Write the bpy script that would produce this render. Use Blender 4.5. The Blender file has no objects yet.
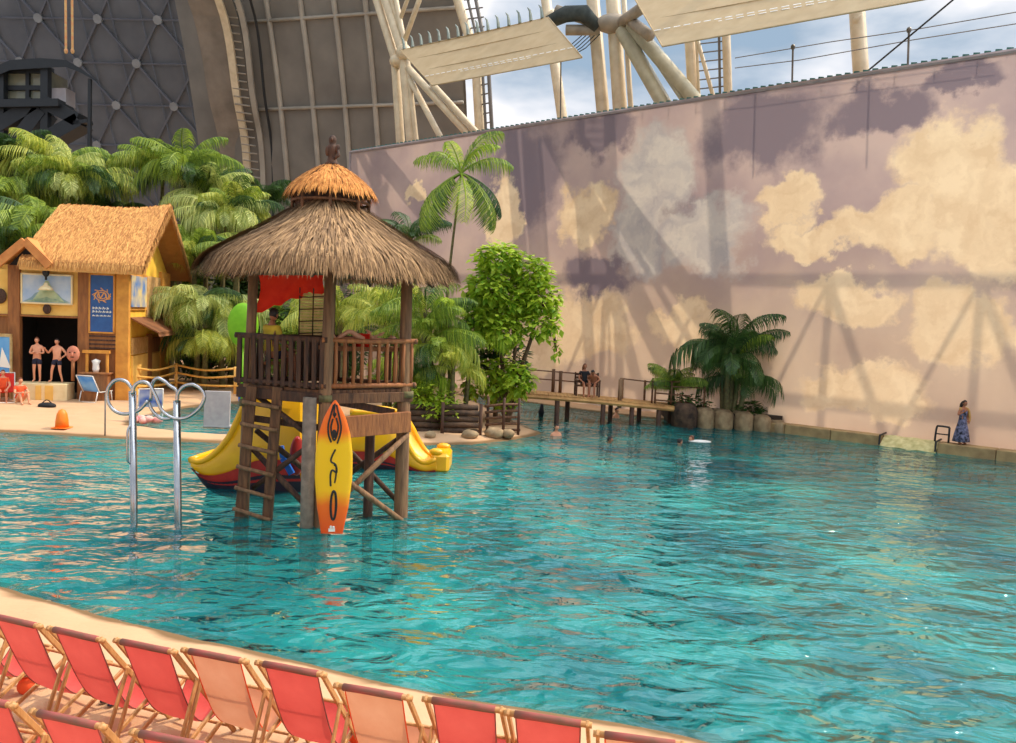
import bpy, bmesh, math, random
import numpy as np
from mathutils import Vector, Matrix, Euler
random.seed(7)
C = bpy.context.scene.collection
PI = math.pi
V = Vector

# ------------------------------------------------------------------ camera
F, CX, CY, H = 815.0, 508.0, 371.5, 4.2
PITCH, ROLL = math.radians(3.9), math.radians(2.4)
FW = V((0, math.cos(PITCH), -math.sin(PITCH)))
_r, _u = V((1, 0, 0)), V((0, math.sin(PITCH), math.cos(PITCH)))
RT = math.cos(ROLL) * _r + math.sin(ROLL) * _u
UP = -math.sin(ROLL) * _r + math.cos(ROLL) * _u
cd = bpy.data.cameras.new('camera'); cam = bpy.data.objects.new('camera', cd); C.objects.link(cam)
cd.sensor_fit = 'HORIZONTAL'; cd.sensor_width = 36; cd.lens = 36 * F / 1016; cd.clip_end = 1000
m = Matrix.Identity(4)
for i in range(3):
    m[i][0], m[i][1], m[i][2] = RT[i], UP[i], -FW[i]
m[2][3] = H
cam.matrix_world = m
bpy.context.scene.camera = cam

def ray(x, y):
    return FW + (x - CX) / F * RT + (CY - y) / F * UP
def G(x, y, z=0.0):                       # a point on the level z
    d = ray(x, y); t = (z - H) / d.z
    return V((d.x * t, d.y * t, z))
def D(x, y, Y):                           # a point at distance Y
    d = ray(x, y); t = Y / d.y
    return V((d.x * t, Y, H + d.z * t))
WP, WD, WN = V((17.46, 27.63, 0)), V((-.764, .645, 0)).normalized(), V((.645, .764, 0)).normalized()
def Wd(x, y, off=0.0):                    # a point on the plane of the painted canvas, moved back by off
    d = ray(x, y); p = WP + WN * off
    t = p.dot(WN) / d.dot(WN)
    return V((d.x * t, d.y * t, H + d.z * t))
def Wuv(x, y):
    p = Wd(x, y); return ((p - WP).dot(WD), p.z)

# ------------------------------------------------------------------ materials
def lin(c):
    return tuple((v / 255 / 12.92 if v / 255 <= .04045 else ((v / 255 + .055) / 1.055) ** 2.4) for v in c[:3]) + (1,)
_mats = {}
def nt(name):
    m = bpy.data.materials.new(name); m.use_nodes = True
    t = m.node_tree; t.nodes.clear()
    out = t.nodes.new('ShaderNodeOutputMaterial')
    return m, t, out
def mat(name, c1, c2=None, scale=6.0, rough=.7, metal=0.0, bump=0.0, bscale=None, stretch=(1, 1, 1), island=False, trans=0.0, spec=.5, detail=4, kind='noise'):
    if name in _mats: return _mats[name]
    m, t, out = nt(name); N = t.nodes.new; L = t.links.new
    p = N('ShaderNodeBsdfPrincipled'); p.inputs['Roughness'].default_value = rough; p.inputs['Metallic'].default_value = metal
    p.inputs['Specular IOR Level'].default_value = spec
    tc = N('ShaderNodeTexCoord'); mp = N('ShaderNodeMapping'); mp.inputs['Scale'].default_value = stretch
    L(tc.outputs['Object'], mp.inputs['Vector'])
    nz = N('ShaderNodeTexNoise'); nz.inputs['Scale'].default_value = scale; nz.inputs['Detail'].default_value = detail
    L(mp.outputs[0], nz.inputs['Vector'])
    mx = N('ShaderNodeMix'); mx.data_type = 'RGBA'
    mx.inputs['A'].default_value = lin(c1); mx.inputs['B'].default_value = lin(c2 or c1)
    if island:
        g = N('ShaderNodeNewGeometry')
        a = N('ShaderNodeMath'); a.operation = 'MULTIPLY_ADD'; L(g.outputs['Random Per Island'], a.inputs[0]); a.inputs[1].default_value = .75
        b = N('ShaderNodeMath'); b.operation = 'MULTIPLY'; L(nz.outputs['Fac'], b.inputs[0]); b.inputs[1].default_value = .3
        L(b.outputs[0], a.inputs[2]); L(a.outputs[0], mx.inputs['Factor'])
    else:
        r = N('ShaderNodeMapRange'); r.inputs[1].default_value = .3; r.inputs[2].default_value = .7
        L(nz.outputs['Fac'], r.inputs[0]); L(r.outputs[0], mx.inputs['Factor'])
    L(mx.outputs['Result'], p.inputs['Base Color'])
    if bump:
        b = N('ShaderNodeBump'); b.inputs['Strength'].default_value = bump; b.inputs['Distance'].default_value = .05
        n2 = N('ShaderNodeTexNoise'); n2.inputs['Scale'].default_value = bscale or scale * 3; n2.inputs['Detail'].default_value = 5
        L(mp.outputs[0], n2.inputs['Vector']); L(n2.outputs['Fac'], b.inputs['Height']); L(b.outputs[0], p.inputs['Normal'])
    sh = p.outputs[0]
    if trans:
        tr = N('ShaderNodeBsdfTranslucent'); L(mx.outputs['Result'], tr.inputs['Color'])
        ms = N('ShaderNodeMixShader'); ms.inputs[0].default_value = trans
        L(p.outputs[0], ms.inputs[1]); L(tr.outputs[0], ms.inputs[2]); sh = ms.outputs[0]
    L(sh, out.inputs['Surface'])
    _mats[name] = m
    return m

M = {}
M['wood'] = mat('weathered_wood', (124, 84, 52), (74, 48, 32), 3, .75, bump=.4, stretch=(6, 6, .7))
M['wood_dark'] = mat('dark_wood', (96, 62, 40), (50, 32, 24), 3, .75, bump=.4, stretch=(6, 6, .7))
M['wood_warm'] = mat('warm_wood', (176, 112, 62), (128, 76, 42), 3, .7, bump=.3, stretch=(6, 6, .8))
M['log'] = mat('pale_log', (150, 112, 76), (104, 74, 50), 3, .75, bump=.4, stretch=(5, 5, .6))
M['pile'] = mat('grey_pile', (150, 134, 116), (112, 98, 86), 5, .85, bump=.4)
M['thatch'] = mat('grey_brown_thatch', (84, 58, 36), (190, 150, 104), 3, .9, island=True)
M['thatch_base'] = mat('thatch_underside', (120, 90, 60), (88, 64, 42), 8, .95, bump=.5)
M['thatch_orange'] = mat('golden_thatch', (170, 100, 40), (236, 164, 84), 3, .9, island=True)
M['thatch_house'] = mat('tan_thatch', (150, 86, 38), (232, 174, 98), 3, .9, island=True)
M['deck_frame'] = mat('deckchair_wood', (205, 150, 90), (158, 106, 58), 5, .55, bump=.15, stretch=(4, 4, .6))
M['coral'] = mat('coral_canvas', (228, 100, 90), (214, 86, 78), 3, .8, trans=.3, bump=.1, bscale=40)
M['peach'] = mat('peach_canvas', (222, 164, 128), (212, 146, 108), 3, .8, trans=.35, bump=.1, bscale=40)
M['sleeve'] = mat('worn_rose_canvas', (168, 66, 66), (110, 82, 62), 7, .8, stretch=(.6, 2, 2))
M['steel'] = mat('stainless_steel', (205, 205, 205), (180, 180, 182), 4, .22, metal=1.0)
M['yellow'] = mat('yellow_fibreglass', (240, 180, 14), (226, 160, 10), 2, .3)
M['redband'] = mat('red_fibreglass', (190, 40, 26), (160, 26, 22), 3, .4)
M['darkband'] = mat('dark_keel_paint', (60, 34, 48), (36, 24, 40), 3, .4)
M['bluep'] = mat('blue_plastic', (30, 110, 205), (24, 90, 180), 3, .4)
M['green_l'] = mat('leaf_mid_green', (62, 104, 30), (172, 190, 66), 2, .5, island=True, trans=.35)
M['green_y'] = mat('leaf_yellow_green', (98, 136, 30), (224, 220, 96), 2, .5, island=True, trans=.4)
M['green_b'] = mat('leaf_bright_green', (92, 146, 22), (214, 228, 72), 2, .5, island=True, trans=.4)
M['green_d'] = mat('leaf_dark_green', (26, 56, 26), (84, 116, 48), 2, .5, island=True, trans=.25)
M['green_w'] = mat('leaf_pale_weeping', (122, 150, 56), (238, 238, 150), 2, .5, island=True, trans=.4)
M['stem'] = mat('palm_stem', (120, 112, 66), (84, 74, 44), 8, .7, bump=.3)
M['bark'] = mat('bark', (110, 84, 58), (66, 48, 34), 8, .85, bump=.5)
M['stone'] = mat('tan_stone', (176, 150, 112), (122, 98, 70), 3, .85, bump=.5)
M['rock'] = mat('dark_rock', (96, 72, 52), (46, 34, 26), 4, .9, bump=.6)
M['ledge'] = mat('ledge_stone', (186, 156, 106), (142, 114, 76), 2, .8, bump=.3)
M['white_steel'] = mat('cream_painted_steel', (222, 202, 168), (200, 178, 144), 2, .5)
M['grey_steel'] = mat('grey_painted_steel', (120, 112, 104), (96, 90, 84), 2, .5)
M['sail'] = mat('beige_sailcloth', (206, 182, 142), (194, 168, 128), 1.5, .8, trans=.25)
M['dome_d'] = mat('dark_grey_membrane', (98, 97, 98), (84, 83, 85), .4, .8, bump=.15, bscale=3)
M['dome_rib'] = mat('grey_lattice_steel', (92, 92, 98), (76, 76, 82), .6, .6)
M['dome_node'] = mat('pale_lattice_node', (136, 134, 132), (116, 114, 112), 1, .6)
M['shell'] = mat('taupe_membrane', (132, 124, 112), (112, 104, 94), .4, .8, bump=.15, bscale=2)
M['shell_rib'] = mat('pale_shell_rib', (170, 160, 144), (146, 136, 122), .6, .6)
M['concrete'] = mat('concrete', (150, 136, 120), (124, 112, 98), .8, .85, bump=.3, bscale=4)
M['black_steel'] = mat('black_steel', (28, 31, 34), (20, 23, 26), 2, .55)
M['glass_d'] = mat('cabin_glass', (150, 146, 120), (104, 104, 92), .6, .15)
M['plaster_y'] = mat('yellow_plaster', (246, 200, 106), (232, 178, 84), 2, .8, bump=.1)
M['beam'] = mat('brown_beam', (166, 106, 54), (128, 78, 40), 3, .75, bump=.3, stretch=(3, 3, .6))
M['beam_y'] = mat('ochre_beam', (226, 158, 62), (198, 128, 46), 3, .7, bump=.2)
M['dark_in'] = mat('dark_interior', (34, 26, 20), (22, 18, 14), 3, .9)  # near-black colour stands for the shade in the room and under the gable
M['navy_sign'] = mat('blue_sign_board', (44, 92, 150), (34, 74, 130), 3, .5)
M['cream'] = mat('cream_paint', (244, 222, 170), (234, 206, 150), 4, .7)
M['skin'] = mat('skin', (226, 160, 122), (214, 144, 106), 6, .55)
M['skin_t'] = mat('tanned_skin', (176, 112, 78), (160, 98, 66), 6, .55)
M['hair_d'] = mat('dark_hair', (44, 28, 20), (28, 18, 14), 20, .6)
M['hair_b'] = mat('brown_hair', (120, 66, 34), (92, 46, 24), 20, .6)
M['navy'] = mat('navy_cloth', (36, 42, 66), (26, 30, 50), 8, .85)
M['yellow_c'] = mat('yellow_cloth', (232, 196, 60), (220, 178, 44), 8, .85)
M['orange_c'] = mat('orange_cloth', (240, 96, 40), (222, 70, 30), 5, .85)
M['red_c'] = mat('red_cloth', (255, 64, 34), (240, 46, 26), 5, .8, trans=.55)
M['black_c'] = mat('black_cloth', (28, 26, 30), (18, 16, 20), 5, .85)
M['pattern'] = mat('black_white_print', (12, 12, 26), (128, 128, 158), 10, .85, detail=1)
M['eye'] = mat('eye_dark', (20, 14, 12), None, 3, .3)
M['orange_p'] = mat('orange_plastic', (255, 132, 22), (246, 112, 14), 3, .5)
M['grey_p'] = mat('grey_panel', (176, 168, 164), (160, 152, 150), 5, .7)
M['white_p'] = mat('white_frame', (240, 236, 228), (226, 222, 212), 5, .4)
M['bamboo'] = mat('bamboo', (244, 196, 106), (226, 166, 76), 4, .5, stretch=(3, 3, 1))
M['blind'] = mat('bamboo_blind', (244, 218, 160), (216, 182, 120), 6, .7, trans=.5)
M['brown_aw'] = mat('brown_awning', (140, 88, 48), (116, 70, 38), 4, .8)
M['lime'] = mat('lime_cloth', (150, 206, 40), (130, 190, 30), 4, .6, trans=.4)
M['mat_y'] = mat('yellow_green_mat', (228, 216, 158), (186, 174, 112), 5, .8, detail=6)
M['ink'] = mat('black_paint', (24, 18, 16), None, 3, .4)
M['white_i'] = mat('white_paint', (236, 230, 214), None, 3, .5)
M['orange_i'] = mat('orange_paint', (228, 160, 90), None, 3, .5)
M['rust'] = mat('brown_railing', (120, 82, 52), (88, 56, 36), 6, .7)
M['rope_o'] = mat('orange_strap', (230, 140, 90), (220, 190, 120), 4, .7)
M['teal'] = mat('teal_netting', (76, 128, 118), (54, 100, 92), 8, .7)

# ------------------------------------------------------------------ mesh builder
class MB:
    def __init__(s, o=(0, 0, 0)):
        s.v, s.f, s.fm, s.o = [], [], [], V(o); s.mi = 0
    def add(s, vs, fs):
        b = len(s.v)
        s.v += [tuple(V(p) - s.o) for p in vs]
        s.f += [tuple(b + i for i in f) for f in fs]; s.fm += [s.mi] * len(fs)
    def box(s, c, size, rot=None):
        hx, hy, hz = [a / 2 for a in size]
        pts = [V((x, y, z)) for x in (-hx, hx) for y in (-hy, hy) for z in (-hz, hz)]
        if rot is not None:
            R = rot if isinstance(rot, Matrix) else Euler(rot).to_matrix()
            pts = [R @ p for p in pts]
        s.add([p + V(c) for p in pts], [(0, 1, 3, 2), (4, 6, 7, 5), (0, 4, 5, 1), (2, 3, 7, 6), (0, 2, 6, 4), (1, 5, 7, 3)])
    def bar(s, a, b, w, h, up=(0, 0, 1)):            # a rectangular bar from a to b: w across, h along up
        a, b = V(a), V(b); t = (b - a).normalized(); sd = t.cross(V(up))
        if sd.length < 1e-4: sd = t.cross(V((1, 0, 0)))
        sd.normalize(); u = sd.cross(t)
        pts = [p + sd * (w / 2 * i) + u * (h / 2 * j) for p in (a, b) for i in (-1, 1) for j in (-1, 1)]
        s.add(pts, [(0, 1, 3, 2), (4, 6, 7, 5), (0, 4, 5, 1), (2, 3, 7, 6), (0, 2, 6, 4), (1, 5, 7, 3)])
    def tube(s, pts, r, n=8, cap=True, closed=False):
        pts = [V(p) for p in pts]; k = len(pts)
        rs = list(r) if isinstance(r, (list, tuple)) else [r] * k
        vs, fs = [], []; ref = None
        for i in range(k):
            if closed: t = pts[(i + 1) % k] - pts[i - 1]
            else: t = pts[min(i + 1, k - 1)] - pts[max(i - 1, 0)]
            if t.length < 1e-9: t = V((0, 0, 1))
            t.normalize()
            if ref is None:
                ref = t.cross(V((0, 0, 1)) if abs(t.z) < .9 else V((1, 0, 0))).normalized()
            ref = (ref - t * ref.dot(t)).normalized(); bi = t.cross(ref)
            for j in range(n):
                a = 2 * PI * j / n
                vs.append(pts[i] + (ref * math.cos(a) + bi * math.sin(a)) * rs[i])
        for i in range(k if closed else k - 1):
            for j in range(n):
                a, b = i * n + j, i * n + (j + 1) % n
                c = (i + 1) % k * n
                fs.append((a, b, c + (j + 1) % n, c + j))
        if cap and not closed:
            fs += [tuple(reversed(range(n))), tuple(range((k - 1) * n, k * n))]
        s.add(vs, fs)
    def lathe(s, prof, c=(0, 0, 0), n=16, sx=1, sy=1):
        vs, fs = [], []; k = len(prof)
        for r, z in prof:
            for j in range(n):
                a = 2 * PI * j / n
                vs.append(V(c) + V((r * math.cos(a) * sx, r * math.sin(a) * sy, z)))
        for i in range(k - 1):
            for j in range(n):
                fs.append((i * n + j, i * n + (j + 1) % n, (i + 1) * n + (j + 1) % n, (i + 1) * n + j))
        fs += [tuple(reversed(range(n))), tuple(range((k - 1) * n, k * n))]
        s.add(vs, fs)
    def ell(s, c, r, n=10, m=7, rot=None, jit=0.0, rng=random):
        prof = [(math.sin(PI * i / m), -math.cos(PI * i / m)) for i in range(m + 1)]
        vs, fs = [], []
        R = Euler(rot).to_matrix() if rot is not None else Matrix.Identity(3)
        for a, z in prof[1:-1]:
            for j in range(n):
                t = 2 * PI * j / n; q = 1 + rng.uniform(-jit, jit)
                vs.append(V(c) + R @ V((a * math.cos(t) * r[0] * q, a * math.sin(t) * r[1] * q, z * r[2] * q)))
        k = m - 1
        vs += [V(c) + R @ V((0, 0, -r[2])), V(c) + R @ V((0, 0, r[2]))]
        for i in range(k - 1):
            for j in range(n):
                fs.append((i * n + j, i * n + (j + 1) % n, (i + 1) * n + (j + 1) % n, (i + 1) * n + j))
        for j in range(n):
            fs.append((k * n, (j + 1) % n, j)); fs.append((k * n + 1, (k - 1) * n + j, (k - 1) * n + (j + 1) % n))
        s.add(vs, fs)
    def grid(s, rows):                                # rows of points -> a sheet
        n = len(rows[0]); vs = [p for r in rows for p in r]
        s.add(vs, [(i * n + j, i * n + j + 1, (i + 1) * n + j + 1, (i + 1) * n + j) for i in range(len(rows) - 1) for j in range(n - 1)])
    def prism(s, poly, d):                            # planar polygon pushed by the vector d
        n = len(poly); d = V(d); p = [V(q) for q in poly]
        s.add(p + [q + d for q in p], [tuple(range(n)), tuple(reversed(range(n, 2 * n)))] + [(i, i + n, (i + 1) % n + n, (i + 1) % n) for i in range(n)])
    def build(s, name, m, parent=None, smooth=False, bevel=0.0):
        me = bpy.data.meshes.new(name); me.from_pydata(s.v, [], s.f)
        for q in (m if isinstance(m, (list, tuple)) else [m]): me.materials.append(q)
        if any(s.fm): me.polygons.foreach_set('material_index', s.fm)
        me.validate(); 
        bm = bmesh.new(); bm.from_mesh(me); bmesh.ops.recalc_face_normals(bm, faces=bm.faces)
        if bevel: bmesh.ops.bevel(bm, geom=bm.edges[:], offset=bevel, segments=1, affect='EDGES', clamp_overlap=True)
        bm.to_mesh(me); bm.free()
        if smooth: me.polygons.foreach_set('use_smooth', [True] * len(me.polygons))
        o = bpy.data.objects.new(name, me); C.objects.link(o)
        if parent: o.parent = parent
        return o

def tag(o, label, cat, group=None, kind=None):
    o['label'] = label; o['category'] = cat
    if group: o['group'] = group
    if kind: o['kind'] = kind
    return o
def thing(name, label, cat, loc=(0, 0, 0), rz=0.0, group=None):
    o = bpy.data.objects.new(name, None); C.objects.link(o); o.empty_display_size = .2
    o.location = loc; o.rotation_euler = (0, 0, rz)
    return tag(o, label, cat, group)
def struct(o, label=None):
    o['kind'] = 'structure'
    if label: o['label'] = label
    return o
def at(o, loc, rz=0.0):
    o.location = loc; o.rotation_euler = (0, 0, rz); return o
def copy_tree(o, parent=None):
    c = o.copy(); C.objects.link(c)
    if parent: c.parent = parent
    for ch in list(o.children): copy_tree(ch, c)
    return c
def lerp(a, b, t): return V(a) * (1 - t) + V(b) * t
def smooth_path(pts, k=6):                            # Catmull-Rom through the points
    p = [V(q) for q in pts]; p = [2 * p[0] - p[1]] + p + [2 * p[-1] - p[-2]]; out = []
    for i in range(1, len(p) - 2):
        for j in range(k):
            t = j / k
            out.append(.5 * (2 * p[i] + (p[i + 1] - p[i - 1]) * t + (2 * p[i - 1] - 5 * p[i] + 4 * p[i + 1] - p[i + 2]) * t * t + (3 * p[i] - p[i - 1] - 3 * p[i + 1] + p[i + 2]) * t ** 3))
    return out + [p[-2]]

# ------------------------------------------------------------------ light
sc = bpy.context.scene
sc.view_settings.view_transform = 'Standard'; sc.view_settings.look = 'None'
sc.view_settings.exposure = -0.45; sc.view_settings.gamma = 1.0; sc.view_settings.use_curve_mapping = False
SUN_TO = V((.94, .34, 0)).normalized() * math.cos(math.radians(49)) + V((0, 0, math.sin(math.radians(49))))
sd = bpy.data.lights.new('sun', 'SUN'); sd.energy = 4.9; sd.color = (1, .86, .66); sd.angle = math.radians(1.0)
so = bpy.data.objects.new('sun', sd); C.objects.link(so); so.rotation_euler = SUN_TO.to_track_quat('Z', 'Y').to_euler()
so.location = (30, 10, 40)
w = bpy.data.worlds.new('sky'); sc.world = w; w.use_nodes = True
t = w.node_tree; t.nodes.clear(); N = t.nodes.new; L = t.links.new
tc = N('ShaderNodeTexCoord'); mp = N('ShaderNodeMapping'); mp.inputs['Scale'].default_value = (1, 1, 2.6); L(tc.outputs['Generated'], mp.inputs[0])
nz = N('ShaderNodeTexNoise'); nz.inputs['Scale'].default_value = 3.2; nz.inputs['Detail'].default_value = 7; L(mp.outputs[0], nz.inputs['Vector'])
cr = N('ShaderNodeValToRGB'); e = cr.color_ramp.elements
e[0].position = .40; e[0].color = lin((190, 218, 246)); e[1].position = .58; e[1].color = lin((250, 249, 252))
L(nz.outputs['Fac'], cr.inputs[0])
bg = N('ShaderNodeBackground'); L(cr.outputs[0], bg.inputs['Color'])
sr = N('ShaderNodeMapRange'); sr.inputs[1].default_value = .42; sr.inputs[2].default_value = .66; sr.inputs[3].default_value = .95; sr.inputs[4].default_value = 1.75; L(nz.outputs['Fac'], sr.inputs[0])
# extra sky glow added high up around the sun to brighten water reflections
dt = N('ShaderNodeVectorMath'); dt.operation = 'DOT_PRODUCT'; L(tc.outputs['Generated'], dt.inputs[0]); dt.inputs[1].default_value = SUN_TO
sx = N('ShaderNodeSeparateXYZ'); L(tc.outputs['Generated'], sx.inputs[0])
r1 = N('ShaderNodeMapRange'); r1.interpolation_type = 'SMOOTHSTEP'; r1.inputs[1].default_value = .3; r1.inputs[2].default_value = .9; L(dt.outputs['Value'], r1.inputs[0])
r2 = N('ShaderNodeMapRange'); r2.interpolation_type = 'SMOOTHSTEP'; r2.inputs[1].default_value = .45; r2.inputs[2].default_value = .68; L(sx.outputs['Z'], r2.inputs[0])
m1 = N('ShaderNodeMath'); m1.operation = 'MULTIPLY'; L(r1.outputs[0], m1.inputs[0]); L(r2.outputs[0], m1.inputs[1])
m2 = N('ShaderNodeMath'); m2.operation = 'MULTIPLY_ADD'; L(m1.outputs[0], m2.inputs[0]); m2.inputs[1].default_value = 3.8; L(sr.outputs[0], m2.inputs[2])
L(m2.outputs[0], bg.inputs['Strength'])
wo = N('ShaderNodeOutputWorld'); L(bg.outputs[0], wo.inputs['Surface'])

# ------------------------------------------------------------------ ground, pool
near_line = [(-60, 28), (-34, 19.5), (-20, 15.4), (-12, 13.1), (-7.18, 11.48), (-5.31, 10.63), (-3.71, 9.93), (-2.34, 9.42), (-1.07, 8.93), (.06, 8.58), (1.12, 8.25), (2.11, 7.95), (3.2, 7.5), (5, 6.6), (8, 4.6), (14, -1)]
NEAR = near_line + [(14, -14), (-60, -14)]
FAR = [(-60, 28), (-30, 26), (-20, 25.1), (-15.49, 24.76), (-12.25, 24.44), (-8.76, 24.41), (-6.5, 24.5), (-5, 24.7), (-2.98, 25.36), (-1.2, 26.2), (.2, 27.3), (.95, 28.4), (1.25, 29.4), (.9, 30.6), (.3, 32), (-.2, 34), (-1.2, 38), (-3, 44), (-6, 50), (-12, 58), (-30, 90), (-90, 90), (-90, 28)]
HOLE = [(-12.6, 27.0), (-10.4, 26.2), (-8.2, 26.0), (-7.2, 27.2), (-7.2, 30), (-7.6, 33), (-9, 35), (-11.5, 35), (-12.9, 32), (-13, 29)]
def wl(u, off): 
    p = WP + WD * u + WN * off; return (p.x, p.y)
EDGE = [wl(-30, -.45), wl(8.6, -.45), wl(12.5, -.5), wl(13, -1.2), wl(17, -1.5), wl(24, -1.2), wl(30, -1.2), wl(38, -3), wl(60, -3), wl(60, 25), wl(-30, 25)]
def sdf(poly, X, Y):                                  # > 0 inside
    d = np.full(X.shape, 1e9); ins = np.zeros(X.shape, bool); n = len(poly)
    for i in range(n):
        (ax, ay), (bx, by) = poly[i], poly[(i + 1) % n]
        ex, ey = bx - ax, by - ay
        t = np.clip(((X - ax) * ex + (Y - ay) * ey) / (ex * ex + ey * ey), 0, 1)
        d = np.minimum(d, np.hypot(X - ax - t * ex, Y - ay - t * ey))
        cr_ = ((ay > Y) != (by > Y)) & (X < (bx - ax) * (Y - ay) / (by - ay + 1e-12) + ax)
        ins ^= cr_
    return np.where(ins, d, -d)
xs = np.concatenate([np.arange(-60, -22, 1.0), np.arange(-22, 22, .22), np.arange(22, 45, 1.0)])
ys = np.concatenate([np.arange(-12, 3, .7), np.arange(3, 40, .22), np.arange(40, 90, 1.0)])
X, Y = np.meshgrid(xs, ys)
rng = np.random.RandomState(3)
wob = .05 * np.sin(X * 1.7 + Y * .6) + .04 * np.sin(X * .5 - Y * 2.1)
s_near, s_far, s_edge = sdf(NEAR, X, Y) + wob, np.minimum(sdf(FAR, X, Y), -sdf(HOLE, X, Y)) + wob, sdf(EDGE, X, Y)
def hgt(s, slope, top, depth):
    return np.where(s > 0, top * (1 - np.exp(-s * slope / top)), np.maximum(-depth, s * slope * 1.0))
bumps = .012 * np.sin(X * 5.1 + np.sin(Y * 3)) + .012 * np.sin(Y * 6.3 + 2 * np.sin(X * 2.2))
Zn, Zf, Ze = hgt(s_near, .34, .16, 1.35), hgt(s_far, .30, .16, 1.35), hgt(s_edge, 3, .12, 1.35)
Z = np.maximum(np.maximum(Zn, Zf), Ze)
Z = Z + bumps * np.clip(Z / .1, 0, 1)
which = np.where(Zn >= np.maximum(Zf, Ze), 0, np.where(Zf >= Ze, 1, 2))
ny, nx = X.shape
groups = {k: MB() for k in ('near', 'far', 'edge', 'floor')}
idx = {k: {} for k in groups}; vl_ = {k: [] for k in groups}; fl_ = {k: [] for k in groups}
for i in range(ny - 1):
    for j in range(nx - 1):
        q = ((i, j), (i, j + 1), (i + 1, j + 1), (i + 1, j))
        h = max(Z[a] for a in q)
        k = 'floor' if h < -.1 else ('near', 'far', 'edge')[which[i, j]]
        f = []
        for a in q:
            if a not in idx[k]:
                idx[k][a] = len(vl_[k]); vl_[k].append((X[a], Y[a], Z[a]))
            f.append(idx[k][a])
        fl_[k].append(tuple(f))
def sand_mat(name, c1, c2, cw):
    m, t, out = nt(name); N = t.nodes.new; L = t.links.new
    p = N('ShaderNodeBsdfPrincipled'); p.inputs['Roughness'].default_value = .9
    tc = N('ShaderNodeTexCoord'); nz = N('ShaderNodeTexNoise'); nz.inputs['Scale'].default_value = 1.1; nz.inputs['Detail'].default_value = 8; L(tc.outputs['Object'], nz.inputs['Vector'])
    mx = N('ShaderNodeMix'); mx.data_type = 'RGBA'; mx.inputs['A'].default_value = lin(c1); mx.inputs['B'].default_value = lin(c2); L(nz.outputs['Fac'], mx.inputs['Factor'])
    g = N('ShaderNodeSeparateXYZ'); L(tc.outputs['Object'], g.inputs[0])
    ad = N('ShaderNodeMath'); ad.operation = 'MULTIPLY_ADD'; L(nz.outputs['Fac'], ad.inputs[0]); ad.inputs[1].default_value = .03; L(g.outputs['Z'], ad.inputs[2])
    r = N('ShaderNodeMapRange'); r.inputs[1].default_value = .05; r.inputs[2].default_value = .085; L(ad.outputs[0], r.inputs[0])
    m2 = N('ShaderNodeMix'); m2.data_type = 'RGBA'; m2.inputs['A'].default_value = lin(cw); L(mx.outputs['Result'], m2.inputs['B']); L(r.outputs[0], m2.inputs['Factor'])
    L(m2.outputs['Result'], p.inputs['Base Color'])
    n2 = N('ShaderNodeTexNoise'); n2.inputs['Scale'].default_value = 9; n2.inputs['Detail'].default_value = 8; L(tc.outputs['Object'], n2.inputs['Vector'])
    b = N('ShaderNodeBump'); b.inputs['Strength'].default_value = .35; b.inputs['Distance'].default_value = .04; L(n2.outputs['Fac'], b.inputs['Height']); L(b.outputs[0], p.inputs['Normal'])
    L(p.outputs[0], out.inputs['Surface']); return m
M['sand'] = sand_mat('warm_sand', (202, 164, 126), (186, 144, 104), (116, 86, 50))
M['floor'] = mat('turquoise_pool_floor', (42, 158, 156), (28, 138, 142), .5, .8)
for k, nm, mm in (('near', 'near_beach', M['sand']), ('far', 'far_beach', M['sand']), ('edge', 'wall_foot_ground', M['sand']), ('floor', 'pool_floor', M['floor'])):
    b = groups[k]; b.v, b.f, b.fm = vl_[k], fl_[k], [0] * len(fl_[k])
    struct(b.build(nm, mm, smooth=True))

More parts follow.
